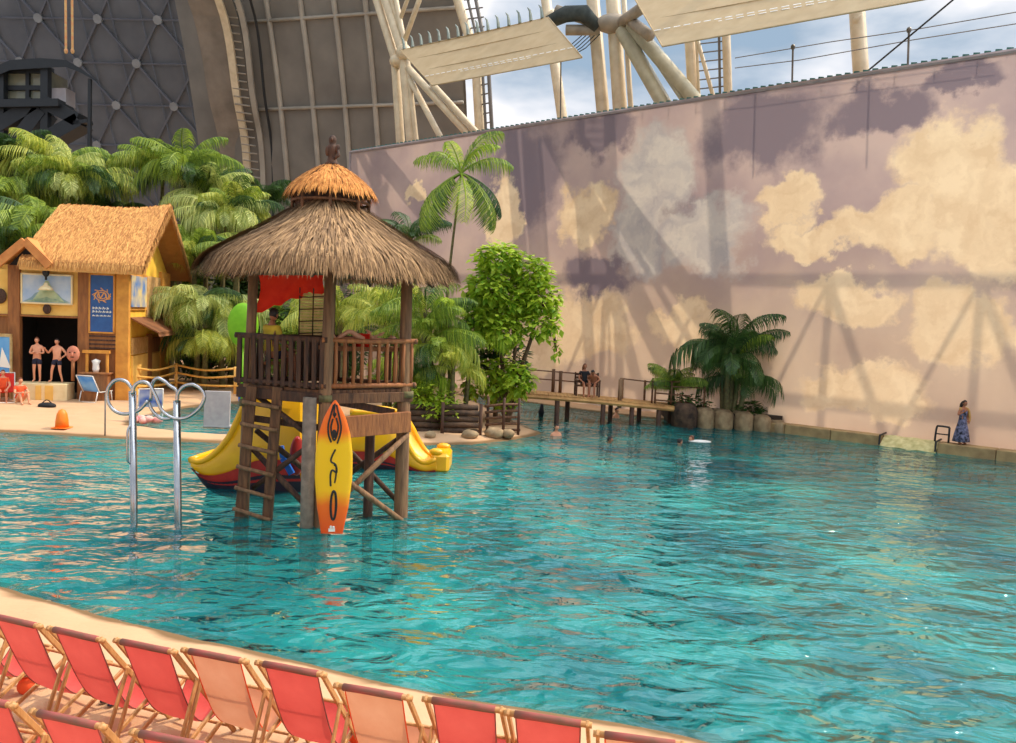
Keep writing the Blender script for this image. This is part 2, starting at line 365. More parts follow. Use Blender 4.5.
def water_mat():
    m, t, out = nt('pool_water'); N = t.nodes.new; L = t.links.new
    tc = N('ShaderNodeTexCoord')
    def noise(scale, st, det, dist=0):
        mp = N('ShaderNodeMapping'); mp.inputs['Scale'].default_value = st; mp.inputs['Rotation'].default_value = (0, 0, .3); L(tc.outputs['Object'], mp.inputs[0])
        n = N('ShaderNodeTexNoise'); n.inputs['Scale'].default_value = scale; n.inputs['Detail'].default_value = det; n.inputs['Distortion'].default_value = dist
        L(mp.outputs[0], n.inputs['Vector']); return n
    a, b2 = noise(1.55, (.8, 1.2, 1), 2.6, .35), noise(.35, (1, 1, 1), 2)
    ad = N('ShaderNodeMath'); ad.operation = 'MULTIPLY_ADD'; L(b2.outputs['Fac'], ad.inputs[0]); ad.inputs[1].default_value = .8; L(a.outputs['Fac'], ad.inputs[2])
    bp = N('ShaderNodeBump'); bp.inputs['Strength'].default_value = 1.0; bp.inputs['Distance'].default_value = .34; L(ad.outputs[0], bp.inputs['Height'])
    fr = N('ShaderNodeFresnel'); fr.inputs['IOR'].default_value = 1.38; L(bp.outputs[0], fr.inputs['Normal'])
    gl = N('ShaderNodeBsdfGlossy'); gl.inputs['Roughness'].default_value = .03; gl.inputs['Color'].default_value = (1, 1, 1, 1); L(bp.outputs[0], gl.inputs['Normal'])
    tr = N('ShaderNodeBsdfTransparent'); tr.inputs['Color'].default_value = (.62, .95, .94, 1)
    df = N('ShaderNodeBsdfDiffuse'); L(bp.outputs[0], df.inputs['Normal'])
    mc = N('ShaderNodeMix'); mc.data_type = 'RGBA'; mc.inputs['A'].default_value = lin((4, 92, 102)); mc.inputs['B'].default_value = lin((56, 168, 158))
    r = N('ShaderNodeMapRange'); r.inputs[1].default_value = .35; r.inputs[2].default_value = .68; L(b2.outputs['Fac'], r.inputs[0]); L(r.outputs[0], mc.inputs['Factor'])
    L(mc.outputs['Result'], df.inputs['Color'])
    # the cloudy water hides the floor; where it is shallow the sand shows through
    m1 = N('ShaderNodeMixShader'); m1.inputs[0].default_value = .5; L(tr.outputs[0], m1.inputs[1]); L(df.outputs[0], m1.inputs[2])
    m2 = N('ShaderNodeMixShader'); L(fr.outputs[0], m2.inputs[0]); L(m1.outputs[0], m2.inputs[1]); L(gl.outputs[0], m2.inputs[2])
    L(m2.outputs[0], out.inputs['Surface']); return m
M['water'] = water_mat()
b = MB(); b.grid([[V((x, y, 0)) for x in (-60, -20, 0, 20, 45)] for y in (2, 20, 40, 60)])
wt = struct(b.build('pool_water', M['water']), 'rippled turquoise pool water')

# ------------------------------------------------------------------ painted canvas wall
def canvas_mat():
    m, t, out = nt('painted_cloud_canvas'); N = t.nodes.new; L = t.links.new
    tc = N('ShaderNodeTexCoord')
    def vm(op, a, b):
        n = N('ShaderNodeVectorMath'); n.operation = op
        for i, q in enumerate((a, b)):
            if isinstance(q, tuple): n.inputs[i].default_value = q
            else: L(q, n.inputs[i])
        return n
    def mth(op, a, b, c=None):
        n = N('ShaderNodeMath'); n.operation = op
        for i, q in enumerate((a, b, c)):
            if q is None: continue
            if isinstance(q, (int, float)): n.inputs[i].default_value = q
            else: L(q, n.inputs[i])
        return n.outputs[0]
    n1 = N('ShaderNodeTexNoise'); n1.inputs['Scale'].default_value = .55; n1.inputs['Detail'].default_value = 6; n1.inputs['Roughness'].default_value = .6; L(tc.outputs['Object'], n1.inputs['Vector'])
    off = vm('SUBTRACT', n1.outputs['Color'], (.5, .5, .5)); off = vm('MULTIPLY', off.outputs[0], (4.2, 0, 4.2))
    P = vm('ADD', tc.outputs['Object'], off.outputs[0])
    def blobs(px):
        acc = None
        for x, y, rx, ry in px:
            u, z = Wuv(x, y); u2, z2 = Wuv(x + rx, y + .01); u3, z3 = Wuv(x, y + ry)
            d = vm('SUBTRACT', P.outputs[0], (u, 0, z)); d = vm('MULTIPLY', d.outputs[0], (1 / abs(u2 - u), 0, 1 / abs(z3 - z)))
            ln = N('ShaderNodeVectorMath'); ln.operation = 'LENGTH'; L(d.outputs[0], ln.inputs[0])
            acc = ln.outputs['Value'] if acc is None else mth('SMOOTH_MIN', acc, ln.outputs['Value'], .15)
        return acc
    def mask(acc, lo, hi):
        r = N('ShaderNodeMapRange'); r.interpolation_type = 'SMOOTHSTEP'; r.inputs[1].default_value = hi; r.inputs[2].default_value = lo
        L(acc, r.inputs[0]); return r.outputs[0]
    def mix(f, a, b):
        n = N('ShaderNodeMix'); n.data_type = 'RGBA'
        L(f, n.inputs['Factor']) if not isinstance(f, float) else setattr(n.inputs['Factor'], 'default_value', f)
        for k, q in (('A', a), ('B', b)):
            if isinstance(q, tuple): n.inputs[k].default_value = lin(q)
            else: L(q, n.inputs[k])
        return n.outputs['Result']
    n2 = N('ShaderNodeTexNoise'); n2.inputs['Scale'].default_value = .22; n2.inputs['Detail'].default_value = 6; L(tc.outputs['Object'], n2.inputs['Vector'])
    n3 = N('ShaderNodeTexNoise'); n3.inputs['Scale'].default_value = .9; n3.inputs['Detail'].default_value = 7; L(P.outputs[0], n3.inputs['Vector'])
    r2 = N('ShaderNodeMapRange'); r2.inputs[1].default_value = .38; r2.inputs[2].default_value = .62; L(n2.outputs['Fac'], r2.inputs[0])
    r3 = N('ShaderNodeMapRange'); r3.inputs[1].default_value = .35; r3.inputs[2].default_value = .65; L(n3.outputs['Fac'], r3.inputs[0])
    base = mix(r2.outputs[0], (164, 144, 144), (196, 172, 162))
    sx = N('ShaderNodeSeparateXYZ'); L(P.outputs[0], sx.inputs[0])
    gr = N('ShaderNodeMapRange'); gr.interpolation_type = 'SMOOTHSTEP'; gr.inputs[1].default_value = 9.5; gr.inputs[2].default_value = 3.0; L(sx.outputs['Z'], gr.inputs[0])
    base = mix(gr.outputs[0], base, mix(r2.outputs[0], (186, 162, 144), (208, 184, 160)))
    dark = blobs([(765, 130, 70, 45), (880, 110, 60, 28), (600, 130, 40, 25), (690, 215, 35, 20), (520, 175, 45, 60), (960, 80, 50, 18), (600, 275, 40, 20)])
    col = mix(mask(dark, .6, 1.2), base, (132, 118, 124))
    grey = blobs([(655, 175, 42, 50), (705, 235, 45, 40), (640, 235, 35, 40)])
    col = mix(mask(grey, .7, 1.12), col, mix(r3.outputs[0], (176, 168, 166), (206, 196, 184)))
    cream = blobs([(945, 165, 66, 52), (985, 220, 60, 70), (895, 225, 60, 34), (785, 205, 40, 26), (815, 240, 55, 22), (585, 215, 30, 34), (505, 215, 18, 50), (415, 192, 13, 11), (590, 325, 46, 38), (845, 300, 60, 26), (960, 330, 70, 40), (540, 340, 36, 40), (690, 330, 44, 26), (860, 390, 80, 30)])  # cream clouds; the small left-middle one also holds painted-in sunlight
    cc = mix(r3.outputs[0], (218, 190, 154), (236, 212, 176))
    col = mix(mask(cream, .72, 1.08), col, cc)
    d = N('ShaderNodeBsdfDiffuse'); L(col, d.inputs[0]); tl = N('ShaderNodeBsdfTranslucent'); L(col, tl.inputs[0])
    ms = N('ShaderNodeMixShader'); ms.inputs[0].default_value = .52; L(d.outputs[0], ms.inputs[1]); L(tl.outputs[0], ms.inputs[2])
    L(ms.outputs[0], out.inputs['Surface']); return m
WANG = math.atan2(WD.y, WD.x)
WTOP, WL0, WL1 = 13.85, -14.0, 36.3
b = MB(); b.grid([[V((WL0 + (WL1 - WL0) * i / 40, .012 * math.sin(i * 1.9 + j), WTOP * j / 12)) for i in range(41)] for j in range(13)])
wall = struct(at(b.build('wall_right', canvas_mat(), smooth=True), WP, WANG), 'huge canvas wall painted with peach and mauve clouds')
b = MB(); b.tube([(WL0, 0, WTOP), (WL1, 0, WTOP)], .09, 6); b.tube([(WL1, 0, 0), (WL1, 0, WTOP)], .09, 6)
struct(at(b.build('trim_1', mat('canvas_hem', (176, 156, 152), (150, 134, 132), 2, .8)), WP, WANG))
b = MB()
for i in range(150):
    u = WL0 + i * .335
    b.bar((u, -.03, WTOP + .1), (u + .2, -.03, WTOP + .13), .06, .07)
    if i % 4 == 0: b.tube([(u, -.1, WTOP - .05), (u, -.1, WTOP - .55)], .018, 4)
struct(at(b.build('trim_2', M['teal']), WP, WANG))
# ledge of stone blocks along the foot of the canvas
def WL(u, off, z): return WP + WD * u + WN * off + V((0, 0, z))
cut = [Wuv(885, 438)[0], Wuv(941, 452)[0]]
for ua, ub in ((-14.0, cut[1]), (cut[0], 9.6)):
    n_ = max(1, round((ub - ua) / 1.9)); ln = (ub - ua) / n_
    for k in range(n_):
        b = MB(); b.box((0, 0, 0), (ln - .02, .62, .5)); struct(at(b.build('ledge_block', M['ledge'], bevel=.025), WL(ua + ln * (k + .5), -.36, .12), WANG))
uc = (cut[0] + cut[1]) / 2; wd = cut[0] - cut[1] - .05
b = MB(); rows = [[V((wd * (i / 10 - .5), .06 + .66 * t_ , .37 - .36 * t_ ** 1.5 + .015 * math.sin(i * 1.7 + 3 * t_))) for i in range(11)] for t_ in (0, .2, .4, .6, .8, 1)]
b.grid(rows); b.grid([[p - V((0, .03, .08)) for p in r] for r in rows])
for e_ in (rows[0], rows[-1], [r[0] for r in rows], [r[-1] for r in rows]): b.grid([e_, [p - V((0, .03, .08)) for p in e_]])
o = tag(at(b.build('foam_mat', M['mat_y']), WL(uc, 0, 0.0), WANG), 'pale yellow mat draped over the stone ledge at the foot of the cloud wall', 'mat')
b = MB()
for s in (-1, 1): b.tube([WL(uc + s * wd / 2, -.02, .43), WL(uc + s * wd / 2, -.76, .4), WL(uc + s * wd / 2, -.8, .05)], .035, 6)
struct(b.build('trim_3', M['black_steel']))

# ------------------------------------------------------------------ hall: shell, lattice, arch
NS = V((-.28, -.96, 0)).normalized(); DS = V((-.96, .28, 0)).normalized()
S0 = D(392, 250, 66); S0.z = 0
def lean(z): return .0065 * z * z if z < 40 else .0065 * 1600 + (z - 40) * .62
def SH(u, z, out=0.0):
    return S0 + DS * u + NS * (lean(z) + out - 1.2) + V((0, 0, z))
b = MB(); b.grid([[SH(-6.2 + 24 * i / 16, 2.6 * j) for i in range(17)] for j in range(20)])
b.grid([[SH(-6.2 + 24 * i / 16, 2.6 * j, -.6) for i in range(17)] for j in range(20)])
struct(b.build('wall_back', M['shell']), 'taupe membrane shell of the hall behind the palms')
def u_on_shell(x, y):                                 # where the shell meets the sight line, by stepping
    lo, hi = 20.0, 140.0; d = ray(x, y)
    def fn(t):
        p = V((0, 0, H)) + d * t; q = p - S0
        return q.dot(NS) - lean(max(p.z, 0)) + 1.2
    for _ in range(50):
        mid = (lo + hi) / 2
        if fn(mid) > 0: lo = mid
        else: hi = mid
    p = V((0, 0, H)) + d * lo; return (p - S0).dot(DS), p.z
b = MB()
for x in (281.6, 314, 346, 376):
    u0, _ = u_on_shell(x, 108)
    b.tube([SH(u0, z, .12) for z in np.arange(0, 50, 2.0)], .22, 6)
for y in (18, 108):
    u0, z0 = u_on_shell(320, y)
    b.tube([SH(-6.2, z0, .2), SH(13, z0, .2)], .14, 6)
z0 = u_on_shell(320, 18)[1]; z1 = u_on_shell(320, 108)[1]
for z in (z0 + (z0 - z1), z1 - (z0 - z1), z0 + 2 * (z0 - z1)): b.tube([SH(-6.2, z, .2), SH(13, z, .2)], .14, 6)
struct(b.build('trim_4', M['shell_rib'], smooth=True))
# concrete arch between the shell and the lattice, with its ladder rails
def arch_pts(x0, xm, x1, w_, nm, m_, dep, yd=66):
    b = MB(); pts = smooth_path([D(x1[0], x1[1], yd + 6) + V((0, 0, -22)), D(x1[0], x1[1], yd + 4), D(xm[0], xm[1], yd + 1.5), D(x0[0], x0[1], yd - 2), 2 * D(x0[0], x0[1], yd - 2) - D(xm[0], xm[1], yd + 1.5) + V((-1.5, -3, -2))], 6)
    rows = []
    for i, p in enumerate(pts):
        rows.append([p + V((-w_ / 2, 0, 0)), p + V((w_ / 2, 0, 0)), p + V((w_ / 2, dep, 0)), p + V((-w_ / 2, dep, 0)), p + V((-w_ / 2, 0, 0))])
    b.grid(rows); return struct(b.build(nm, m_))
arch_pts((202, 0), (222, 95), (236, 190), 2.3, 'trim_5', M['concrete'], 2.4)
arch_pts((218, 0), (236, 95), (247, 190), .55, 'trim_6', M['white_steel'], .4, 65)
arch_pts((226, 0), (244, 95), (256, 190), .95, 'trim_7', M['shell'], .5, 65.6)
arch_pts((237, 0), (252, 95), (263, 190), .4, 'trim_8', M['shell_rib'], .4, 65)
arch_pts((250, 0), (264, 95), (273, 190), .16, 'trim_9', M['black_steel'], .2, 65)
b = MB()                                              # rungs between the rails
for i in range(26):
    y = i * 8.0; b.tube([D(219 + 29 * (y / 190), y, 65 - 1 + 5 * y / 190), D(236 + 26 * (y / 190), y + 2, 65 - 1 + 5 * y / 190)], .06, 4)
struct(b.build('trim_10', M['shell_rib']))
# triangular lattice wall
LB = D(98, 19, 84)
def LT(x, y):                                         # the leaning lattice plane
    d = ray(x, y); n = V((.05, 1, .40)).normalized()
    t = (LB - V((0, 0, H))).dot(n) / d.dot(n)
    return V((0, 0, H)) + d * t
n_l = V((.05, 1, .40)).normalized()
ex = (LT(158, 20) - LT(98, 19)); ey = (LT(117, 108) - LT(98 + 0, 19)); ey = (ey) / 2
ey = (LT(78 + 29.5, 63) - LT(98, 19))                 # to the next row, straight down the lattice
b = MB(); q = [LB + ex * i + ey * j + n_l * .25 for i, j in ((-9, -7), (2.1, -7), (2.1, 9), (-9, 9))]
b.prism(q, n_l * .5); struct(b.build('wall_left', M['dome_d']), 'dark grey lattice wall of the hall')
b, bn = MB(), MB(); row = 0
def ND(i, j): return LB + ex * (i - .5 * (j % 2) ) + ey * j
for j in range(-6, 8):
    b.tube([LB + ex * -8 + ey * j, LB + ex * 2.0 + ey * j], .10, 4)
    for i in range(-7, 3):
        p = ND(i, j)
        if (p - LB).dot(ex.normalized()) > 2.0 * ex.length: continue
        bn.tube([p - n_l * .18, p + n_l * .1], .46, 8)
        for k in (0, 1):
            q = ND(i + k - (0 if j % 2 == 0 else 1) + (0 if j % 2 == 0 else 0), j + 1)
            q = LB + ex * ((i - .5 * (j % 2)) + (k - .5)) + ey * (j + 1)
            b.tube([p, q], .13, 4)
for i in range(-16, 5):
    x = i * .5 + .25
    b.tube([LB + ex * (x - .2) + ey * -6, LB + ex * (x + .2) + ey * 7], .07, 4)
struct(b.build('trim_11', M['dome_rib'])); struct(bn.build('trim_12', M['dome_node']))

# ------------------------------------------------------------------ steel behind the canvas, sails, cables
def tubeW(px, off, r, ext0=0, ext1=0):                # tube through pixel points on the plane off metres behind the canvas
    p = [Wd(x, y, off) for x, y in px]
    if ext0: p[0] = p[0] + (p[0] - p[1]).normalized() * ext0
    if ext1: p[-1] = p[-1] + (p[-1] - p[-2]).normalized() * ext1
    return p
def wpx(px, off, x): return px * (Wd(x, 60, off).y) / F / 2
col = thing('steel_column', 'cream paired steel column with bolted hub and two slanting struts, standing behind the cloud wall', 'column', Wd(606, 112, 4).to_2d().to_3d())
o_ = col.location
for px, nm in (([(593, 0), (603, 112)], 13), ([(613, 0), (620, 110)], 14), ([(624, 0), (631, 110)], 5)):
    b = MB(o_); b.tube(tubeW(px, 4, 0, 9, 13.5), wpx(nm, 4, 606), 12); b.build('shaft', M['white_steel'], col, True)
for px, nm in (([(622, 30), (664, 104)], 15), ([(632, 26), (696, 101)], 14), ([(644, 44), (682, 100)], 4)):
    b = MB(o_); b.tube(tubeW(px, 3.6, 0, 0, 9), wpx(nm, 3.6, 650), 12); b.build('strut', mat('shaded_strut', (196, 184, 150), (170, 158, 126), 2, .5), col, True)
b = MB(o_); c = Wd(614, 24, 3.7); b.ell(c, (1.0, .6, .5), 12, 8); 
for a, q in (((600, 24), (556, 10)), ((600, 30), (566, 30)), ((622, 22), (642, 8)), ((630, 20), (650, 36))): b.tube([Wd(*a, 3.4), Wd(*q, 2.5)], .28, 8)
b.build('hub', mat('beige_hub', (176, 160, 138), (146, 132, 114), 2, .6), col, True)
b = MB(o_); b.tube([Wd(598, 28, 3.2), Wd(584, 13, 2.6), Wd(566, 14, 2.4), Wd(549, 22, 2.2)], [.3, .42, .42, .34], 10)
b.build('rolled_shade', mat('dark_rolled_cloth', (76, 82, 76), (52, 56, 54), 3, .9), col, True)
b = MB(o_)
for i in range(5): b.tube([Wd(588 + i * 3, 30 + i, 3.3), Wd(572 + i * 3.4, 44 + i, 3.3), Wd(566 + i * 3, 50 + i * .6, 3.3)], .03, 4)
b.build('cable', M['black_steel'], col)
def simple_column(label, px, wid, off, mt='white_steel', extra=()):
    base = Wd(*px[-1], off); root = thing('steel_column', label, 'column', (base.x, base.y, 0))
    b = MB(root.location); b.tube(tubeW(px, off, 0, 9, 13.6), wpx(wid, off, px[0][0]), 12); b.build('shaft', M[mt], root, True)
    for px2, w2, nm in extra:
        b = MB(root.location); b.tube(tubeW(px2, off, 0, 0, 0), wpx(w2, off, px[0][0]), 8); b.build(nm, M[mt], root, True)
    return root
simple_column('slender cream steel column behind the beige shade sail nearest the tall palm', [(546, 0), (562, 116)], 10, 9, extra=[([(549, 20), (556, 14)], 12, 'collar')])
simple_column('slender cream steel column below the larger beige shade sail at its far end', [(857, 10), (861, 74)], 15, 6, extra=[([(856, 22), (861, 23)], 17, 'collar')])
# ladder tower at 690-730
lt = thing('ladder_mast', 'cream lattice mast with ladder rungs behind the cloud wall', 'mast', Wd(708, 95, 5).to_2d().to_3d())
for px, wd_, nm in (([(689, 30), (693, 98)], 10, 'post'), ([(719, 30), (720, 94)], 2.6, 'post'), ([(726, 30), (728, 92)], 8, 'post'), ([(698, 42), (712, 92)], 4, 'brace'), ([(696, 30), (699, 96)], 3, 'post')):
    b = MB(lt.location); b.tube(tubeW(px, 5, 0, 12, 13.6), wpx(wd_, 5, 708), 10); b.build(nm, M['grey_steel'] if wd_ == 2.6 and nm == 'post' else M['white_steel'], lt, True)
b = MB(lt.location)
for k in range(16): b.tube([Wd(699, 98 - 9 * k, 5), Wd(726, 95 - 9 * k, 5)], .035, 5)
b.build('rung', M['grey_steel'], lt)
# truss beside the shell
tr = thing('corner_truss', 'cream tubular steel truss beside the taupe shell left of the beige sail', 'truss', Wd(408, 145, 3).to_2d().to_3d())
for px, wd_, nm in (([(377, 0), (395, 58), (401, 150)], 9, 'chord'), ([(386, 0), (403, 52), (412, 148)], 10, 'chord'), ([(396, 0), (407, 55), (417, 148)], 5, 'chord'),
                    ([(403, 45), (420, -2)], 5, 'brace'), ([(398, 25), (408, -2)], 4, 'brace'), ([(408, 68), (468, 134)], 7, 'brace'), ([(432, 84), (474, 130)], 6, 'brace'), ([(410, 80), (442, 140)], 6, 'brace'), ([(404, 40), (390, -4)], 5, 'brace')):
    b = MB(tr.location); e0 = 8 if nm == 'chord' else 0; b.tube(tubeW(px, 3, 0, e0, 11.5 if nm == 'chord' else 3), wpx(wd_, 3, 400), 10); b.build(nm, M['white_steel'], tr, True)
b = MB(tr.location); b.ell(Wd(397, 61, 2.8), (.5, .5, .4), 10, 6); b.ell(Wd(404, 52, 2.8), (.5, .5, .5), 10, 6); b.build('joint', M['white_steel'], tr, True)
tb = thing('glazed_mast', 'pale and dark steel mast rising behind the tall feathery palm', 'mast', Wd(478, 130, 8).to_2d().to_3d())
for px, wd_, mt in (([(458, 0), (476, 60), (480, 134)], 10, 'white_steel'), ([(468, 0), (482, 60), (486, 132)], 3, 'grey_steel'), ([(476, 0), (488, 60), (492, 130)], 4, 'grey_steel')):
    b = MB(tb.location); b.tube(tubeW(px, 8, 0, 8, 13), wpx(wd_, 8, 478), 10); b.build('post', M[mt], tb, True)
b = MB(tb.location)
for i in range(14): b.tube([Wd(464 + i * 1.6, i * 9.5, 8), Wd(482 + i * .8, i * 9.5 - 2, 8)], .05, 4)
b.build('rung', M['grey_steel'], tb)
# horizontal purlins far behind (shadows on the canvas come from these)
for i, z in enumerate((3.2, 8.2, 13.0)):
    b = MB(); b.tube([WL(-12, 5.2, z), WL(34, 5.2, z)], .17, 8)
    struct(b.build('trim_%d' % (13 + i), M['white_steel'], smooth=True))
b = MB()
for i in range(9):
    u0 = -12 + i * 5.2
    b.tube([WL(u0, 5.4, 1), WL(u0 + 5.2, 5.4, 13.2)], .13, 8); b.tube([WL(u0 + 5.2, 5.6, 1), WL(u0, 5.6, 13.2)], .10, 8)
    b.tube([WL(u0, 5.3, 0), WL(u0, 5.3, 13.2)], .15, 8)
struct(b.build('trim_17', M['white_steel'], smooth=True))
def sail(label, corners, hooks):
    P4 = [Wd(x, y, o) for x, y, o in corners]          # TL TR BR BL
    c0 = (P4[0] + P4[2]) / 2; r = thing('shade_sail', label, 'shade sail', c0)
    nv = (P4[1] - P4[0]).cross(P4[3] - P4[0]).normalized()
    b = MB(c0); rows = []
    for j in range(9):
        t_ = j / 8; rows.append([lerp(lerp(P4[0], P4[1], i / 16), lerp(P4[3], P4[2], i / 16), t_) + nv * (.06 * math.sin(PI * i / 16)) for i in range(17)])
    b.grid(rows); b.build('cloth', M['sail'], r, True)
    b = MB(c0)
    for t_ in (0, .3, .62, 1): b.tube([lerp(P4[0], P4[3], t_) + nv * .03, lerp(P4[1], P4[2], t_) + nv * .03], .035 if t_ in (0, 1) else .022, 5)
    b.tube([P4[0], P4[3]], .03, 5); b.tube([P4[1], P4[2]], .03, 5)
    b.build('seam', mat('sail_seam', (190, 164, 124), (170, 146, 108), 3, .8), r)
    b = MB(c0)
    for i in range(24):
        for t_ in (.8,):
            a = lerp(lerp(P4[0], P4[1], (i + .1) / 24), lerp(P4[3], P4[2], (i + .1) / 24), t_); q = lerp(lerp(P4[0], P4[1], (i + .75) / 24), lerp(P4[3], P4[2], (i + .75) / 24), t_)
            b.bar(a + nv * .05, q + nv * .05, .05, .012, nv); b.bar(a - nv * .05, q - nv * .05, .05, .012, nv)
    b.build('eyelet', M['white_p'], r)
    if hooks:
        b = MB(c0)
        for i in range(hooks):
            p = lerp(P4[0], P4[1], (i + .5) / hooks); e_ = (P4[1] - P4[0]).normalized()
            b.tube([p, p + V((0, 0, .28)) - e_ * .05, p + V((0, 0, .55)) + e_ * -.12, p + V((0, 0, .72)) + e_ * -.28], [.1, .09, .06, .02], 6)
        b.build('hook', mat('grey_hooks', (150, 160, 150), (120, 128, 118), 3, .6), r)
    return r
sail('smaller beige shade sail with grey hooks along its upper edge', [(400, 50, 1), (548, 17, 1), (582, 57, -2.2), (432, 85, -2.2)], 15)
sail('larger beige shade sail stretched above the cloud wall', [(626, -16, 2), (905, -70, 2), (950, -6, -2.6), (662, 46, -2.6)], 0)
b = MB(); b.tube([Wd(960, -6, .5), Wd(864, 74, .5)], .035, 5); tag(b.build('stay_cable', M['black_steel']), 'dark cable running diagonally down to the top of the cloud wall', 'cable')
for pts, lb in (([(735, 58), (830, 42), (912, 30), (1040, 8)], 'upper thin wire strung across the sky opening above the cloud wall'), ([(735, 68), (800, 60), (912, 40), (1040, 20)], 'lower thin wire strung across the sky opening above the cloud wall')):
    b = MB(); b.tube([Wd(x, y, 1.62) for x, y in pts], .02, 4); tag(b.build('hanging_wire', M['grey_steel']), lb, 'wire')
for x, y0, y1, lb in ((794, 47, 84, 'first wire post right of the ladder mast on top of the cloud wall'), (910, 30, 66, 'wire post near the top corner of the cloud wall, tallest of the two'), (562, 45, 118, 'thin dark wire post under the hooked beige sail')):
    b = MB(); b.tube([Wd(x, y1, 1.5) + V((0, 0, -2)), Wd(x - 1, y0, 1.5)], .04, 6); b.ell(Wd(x - 1, y0, 1.5), (.1, .1, .12), 8, 5)
    tag(b.build('wire_post', M['grey_steel']), lb, 'post', None)

# ------------------------------------------------------------------ dark look-out cabin on the left
ob_ = D(40, 250, 58); ob = thing('lookout_cabin', 'black steel lookout cabin with curved roof and stairs above the palms', 'cabin', (ob_.x, ob_.y, 0))
def O(x, y, dy=0): return D(x, y, 58 + dy)
b = MB(ob.location); prof = [(-4, 66), (10, 60), (40, 58), (66, 60), (80, 68), (96, 80)]
b.grid([[O(x, y, d) for x, y in prof] for d in (-2, 2)]); b.grid([[O(x, y + 10 - max(0, (x - 50) * .19), d) for x, y in prof] for d in (-2, 2)])
b.grid([[O(x, y, -2) for x, y in prof], [O(x, y + 10 - max(0, (x - 50) * .19), -2) for x, y in prof]])
b.build('roof', M['black_steel'], ob)
for x, dy in ((2, -1.5), (46, -1.5), (3, 1.5), (49, 1.5), (90, -1.8)):
    b = MB(ob.location); a = O(x, 68 if x < 80 else 79, dy); b.bar(a, (a.x, a.y, 0), .5 if x < 80 else .2, .5 if x < 80 else .2, (0, 1, 0)); b.build('post', M['black_steel'], ob)
b = MB(ob.location); b.prism([O(4, 70, -1), O(48, 70, -1), O(48, 102, -1), O(4, 102, -1)], (0, 2.5, 0)); b.build('cabin_body', M['glass_d'], ob)
b = MB(ob.location)
for x in (4, 28, 47): b.bar(O(x, 68, -1.15), O(x, 104, -1.15), .25, .2, (0, 1, 0))
for y in (71, 88, 101, 105): b.bar(O(2, y, -1.15), O(50, y, -1.15), .22, .3, (0, 0, 1))
b.build('window_frame', M['black_steel'], ob)
b = MB(ob.location); b.prism([O(50, 88, -1.2), O(66, 88, -1.2), O(66, 104, -1.2), O(50, 104, -1.2)], (0, 1.2, 0)); b.build('sign_panel', mat('grey_pink_panel', (176, 166, 164), (150, 140, 140), 1, .6), ob)
for a, q in (((48, 104), (82, 122)), ((84, 122), (52, 140)), ((46, 112), (20, 146)), ((4, 128), (40, 106))):
    b = MB(ob.location); b.bar(O(*a, -1), O(*q, -1), 1.6, .9); b.build('stair_flight', M['black_steel'], ob)
b = MB(ob.location); b.bar(O(0, 107, -1.2), O(66, 106, -1.2), 2, .5); b.bar(O(76, 124, -1.4), O(90, 122, -1.4), .8, .25); b.build('landing', M['black_steel'], ob)
b = MB()
for x, lb in ((66, 'orange hanging strap above the lookout cabin, first of two side by side'), (72.5, 'paler hanging strap above the lookout cabin, beside the orange one')):
    b = MB(); b.tube([O(x - .5, -20, 3), O(x, 50, 3)], .09, 5); b.ell(O(x, 51, 3), (.14, .14, .2), 8, 5); tag(b.build('hanging_strap', M['rope_o']), lb, 'strap')


# ------------------------------------------------------------------ the thatched tower
def thatch(b, Rf, Zf, c, n, s_rng, ln, wd, rnd, lift=.05, hang=0):
    # n straw blades laid down the slope; Rf(theta) eave radius, Zf(s) height at radial fraction s
    c = V(c)
    def pt(th, s, up): r = Rf(th) * s; return c + V((r * math.cos(th), r * math.sin(th), Zf(s) + up))
    for i in range(n):
        th = rnd.uniform(0, 2 * PI)
        while rnd.random() > (Rf(th) / 2.65) ** 2 and Rf(th) > 1: th = rnd.uniform(0, 2 * PI)
        s0 = math.sqrt(rnd.uniform(s_rng[0] ** 2, s_rng[1] ** 2)); L_ = ln * rnd.uniform(.6, 1.3)
        R_ = Rf(th); dth = rnd.uniform(-.12, .12) * L_ / max(R_ * s0, .3); up = rnd.uniform(.0, lift); w_ = wd * rnd.uniform(.6, 1.4)
        s1 = s0 + .5 * L_ / R_; s2 = s0 + L_ / R_
        side = V((-math.sin(th), math.cos(th), 0)) * w_ / 2
        def q(t, s, u):
            if s <= 1.0: return pt(t, s, u)
            return pt(t, 1 + (s - 1) * .45, u) - V((0, 0, (s - 1) * R_ * .45))
        a, m_, e_ = q(th, s0, up), q(th + dth / 2, s1, up + .02), q(th + dth, s2, up + rnd.uniform(-.01, .05))
        b.add([a - side, a + side, m_ - side, m_ + side, e_], [(0, 1, 3, 2), (2, 3, 4)])
rnd = random.Random(11)
PL, PC, PR = V((-5.2, 16.12, 0)), V((-3.5, 15.5, 0)), V((-2.08, 16.5, 0)); PB = PL + PR - PC
TC = (PL + PR) / 2
tw = thing('thatched_tower', 'wooden lookout tower on stilts in the pool with a shaggy thatched roof', 'tower', (TC.x, TC.y, 0)); to = tw.location
ax = (PR - PL).to_2d().angle_signed(V((1, 0))) ; ax = math.atan2((PR - PL).y, (PR - PL).x)
HD = 2.52
def Rsq(th, d=HD, p=1.35):
    c, s = abs(math.cos(th - ax)), abs(math.sin(th - ax)); return d / (c ** p + s ** p) ** (1 / p)
def Zm(s):
    if s > .93: return 5.14 - (s - .93) / .07 * .14
    return 5.14 + (.93 - s) / .73 * 1.04 + .12 * max(0, .45 - s) * 2
b = MB(to); rows = []
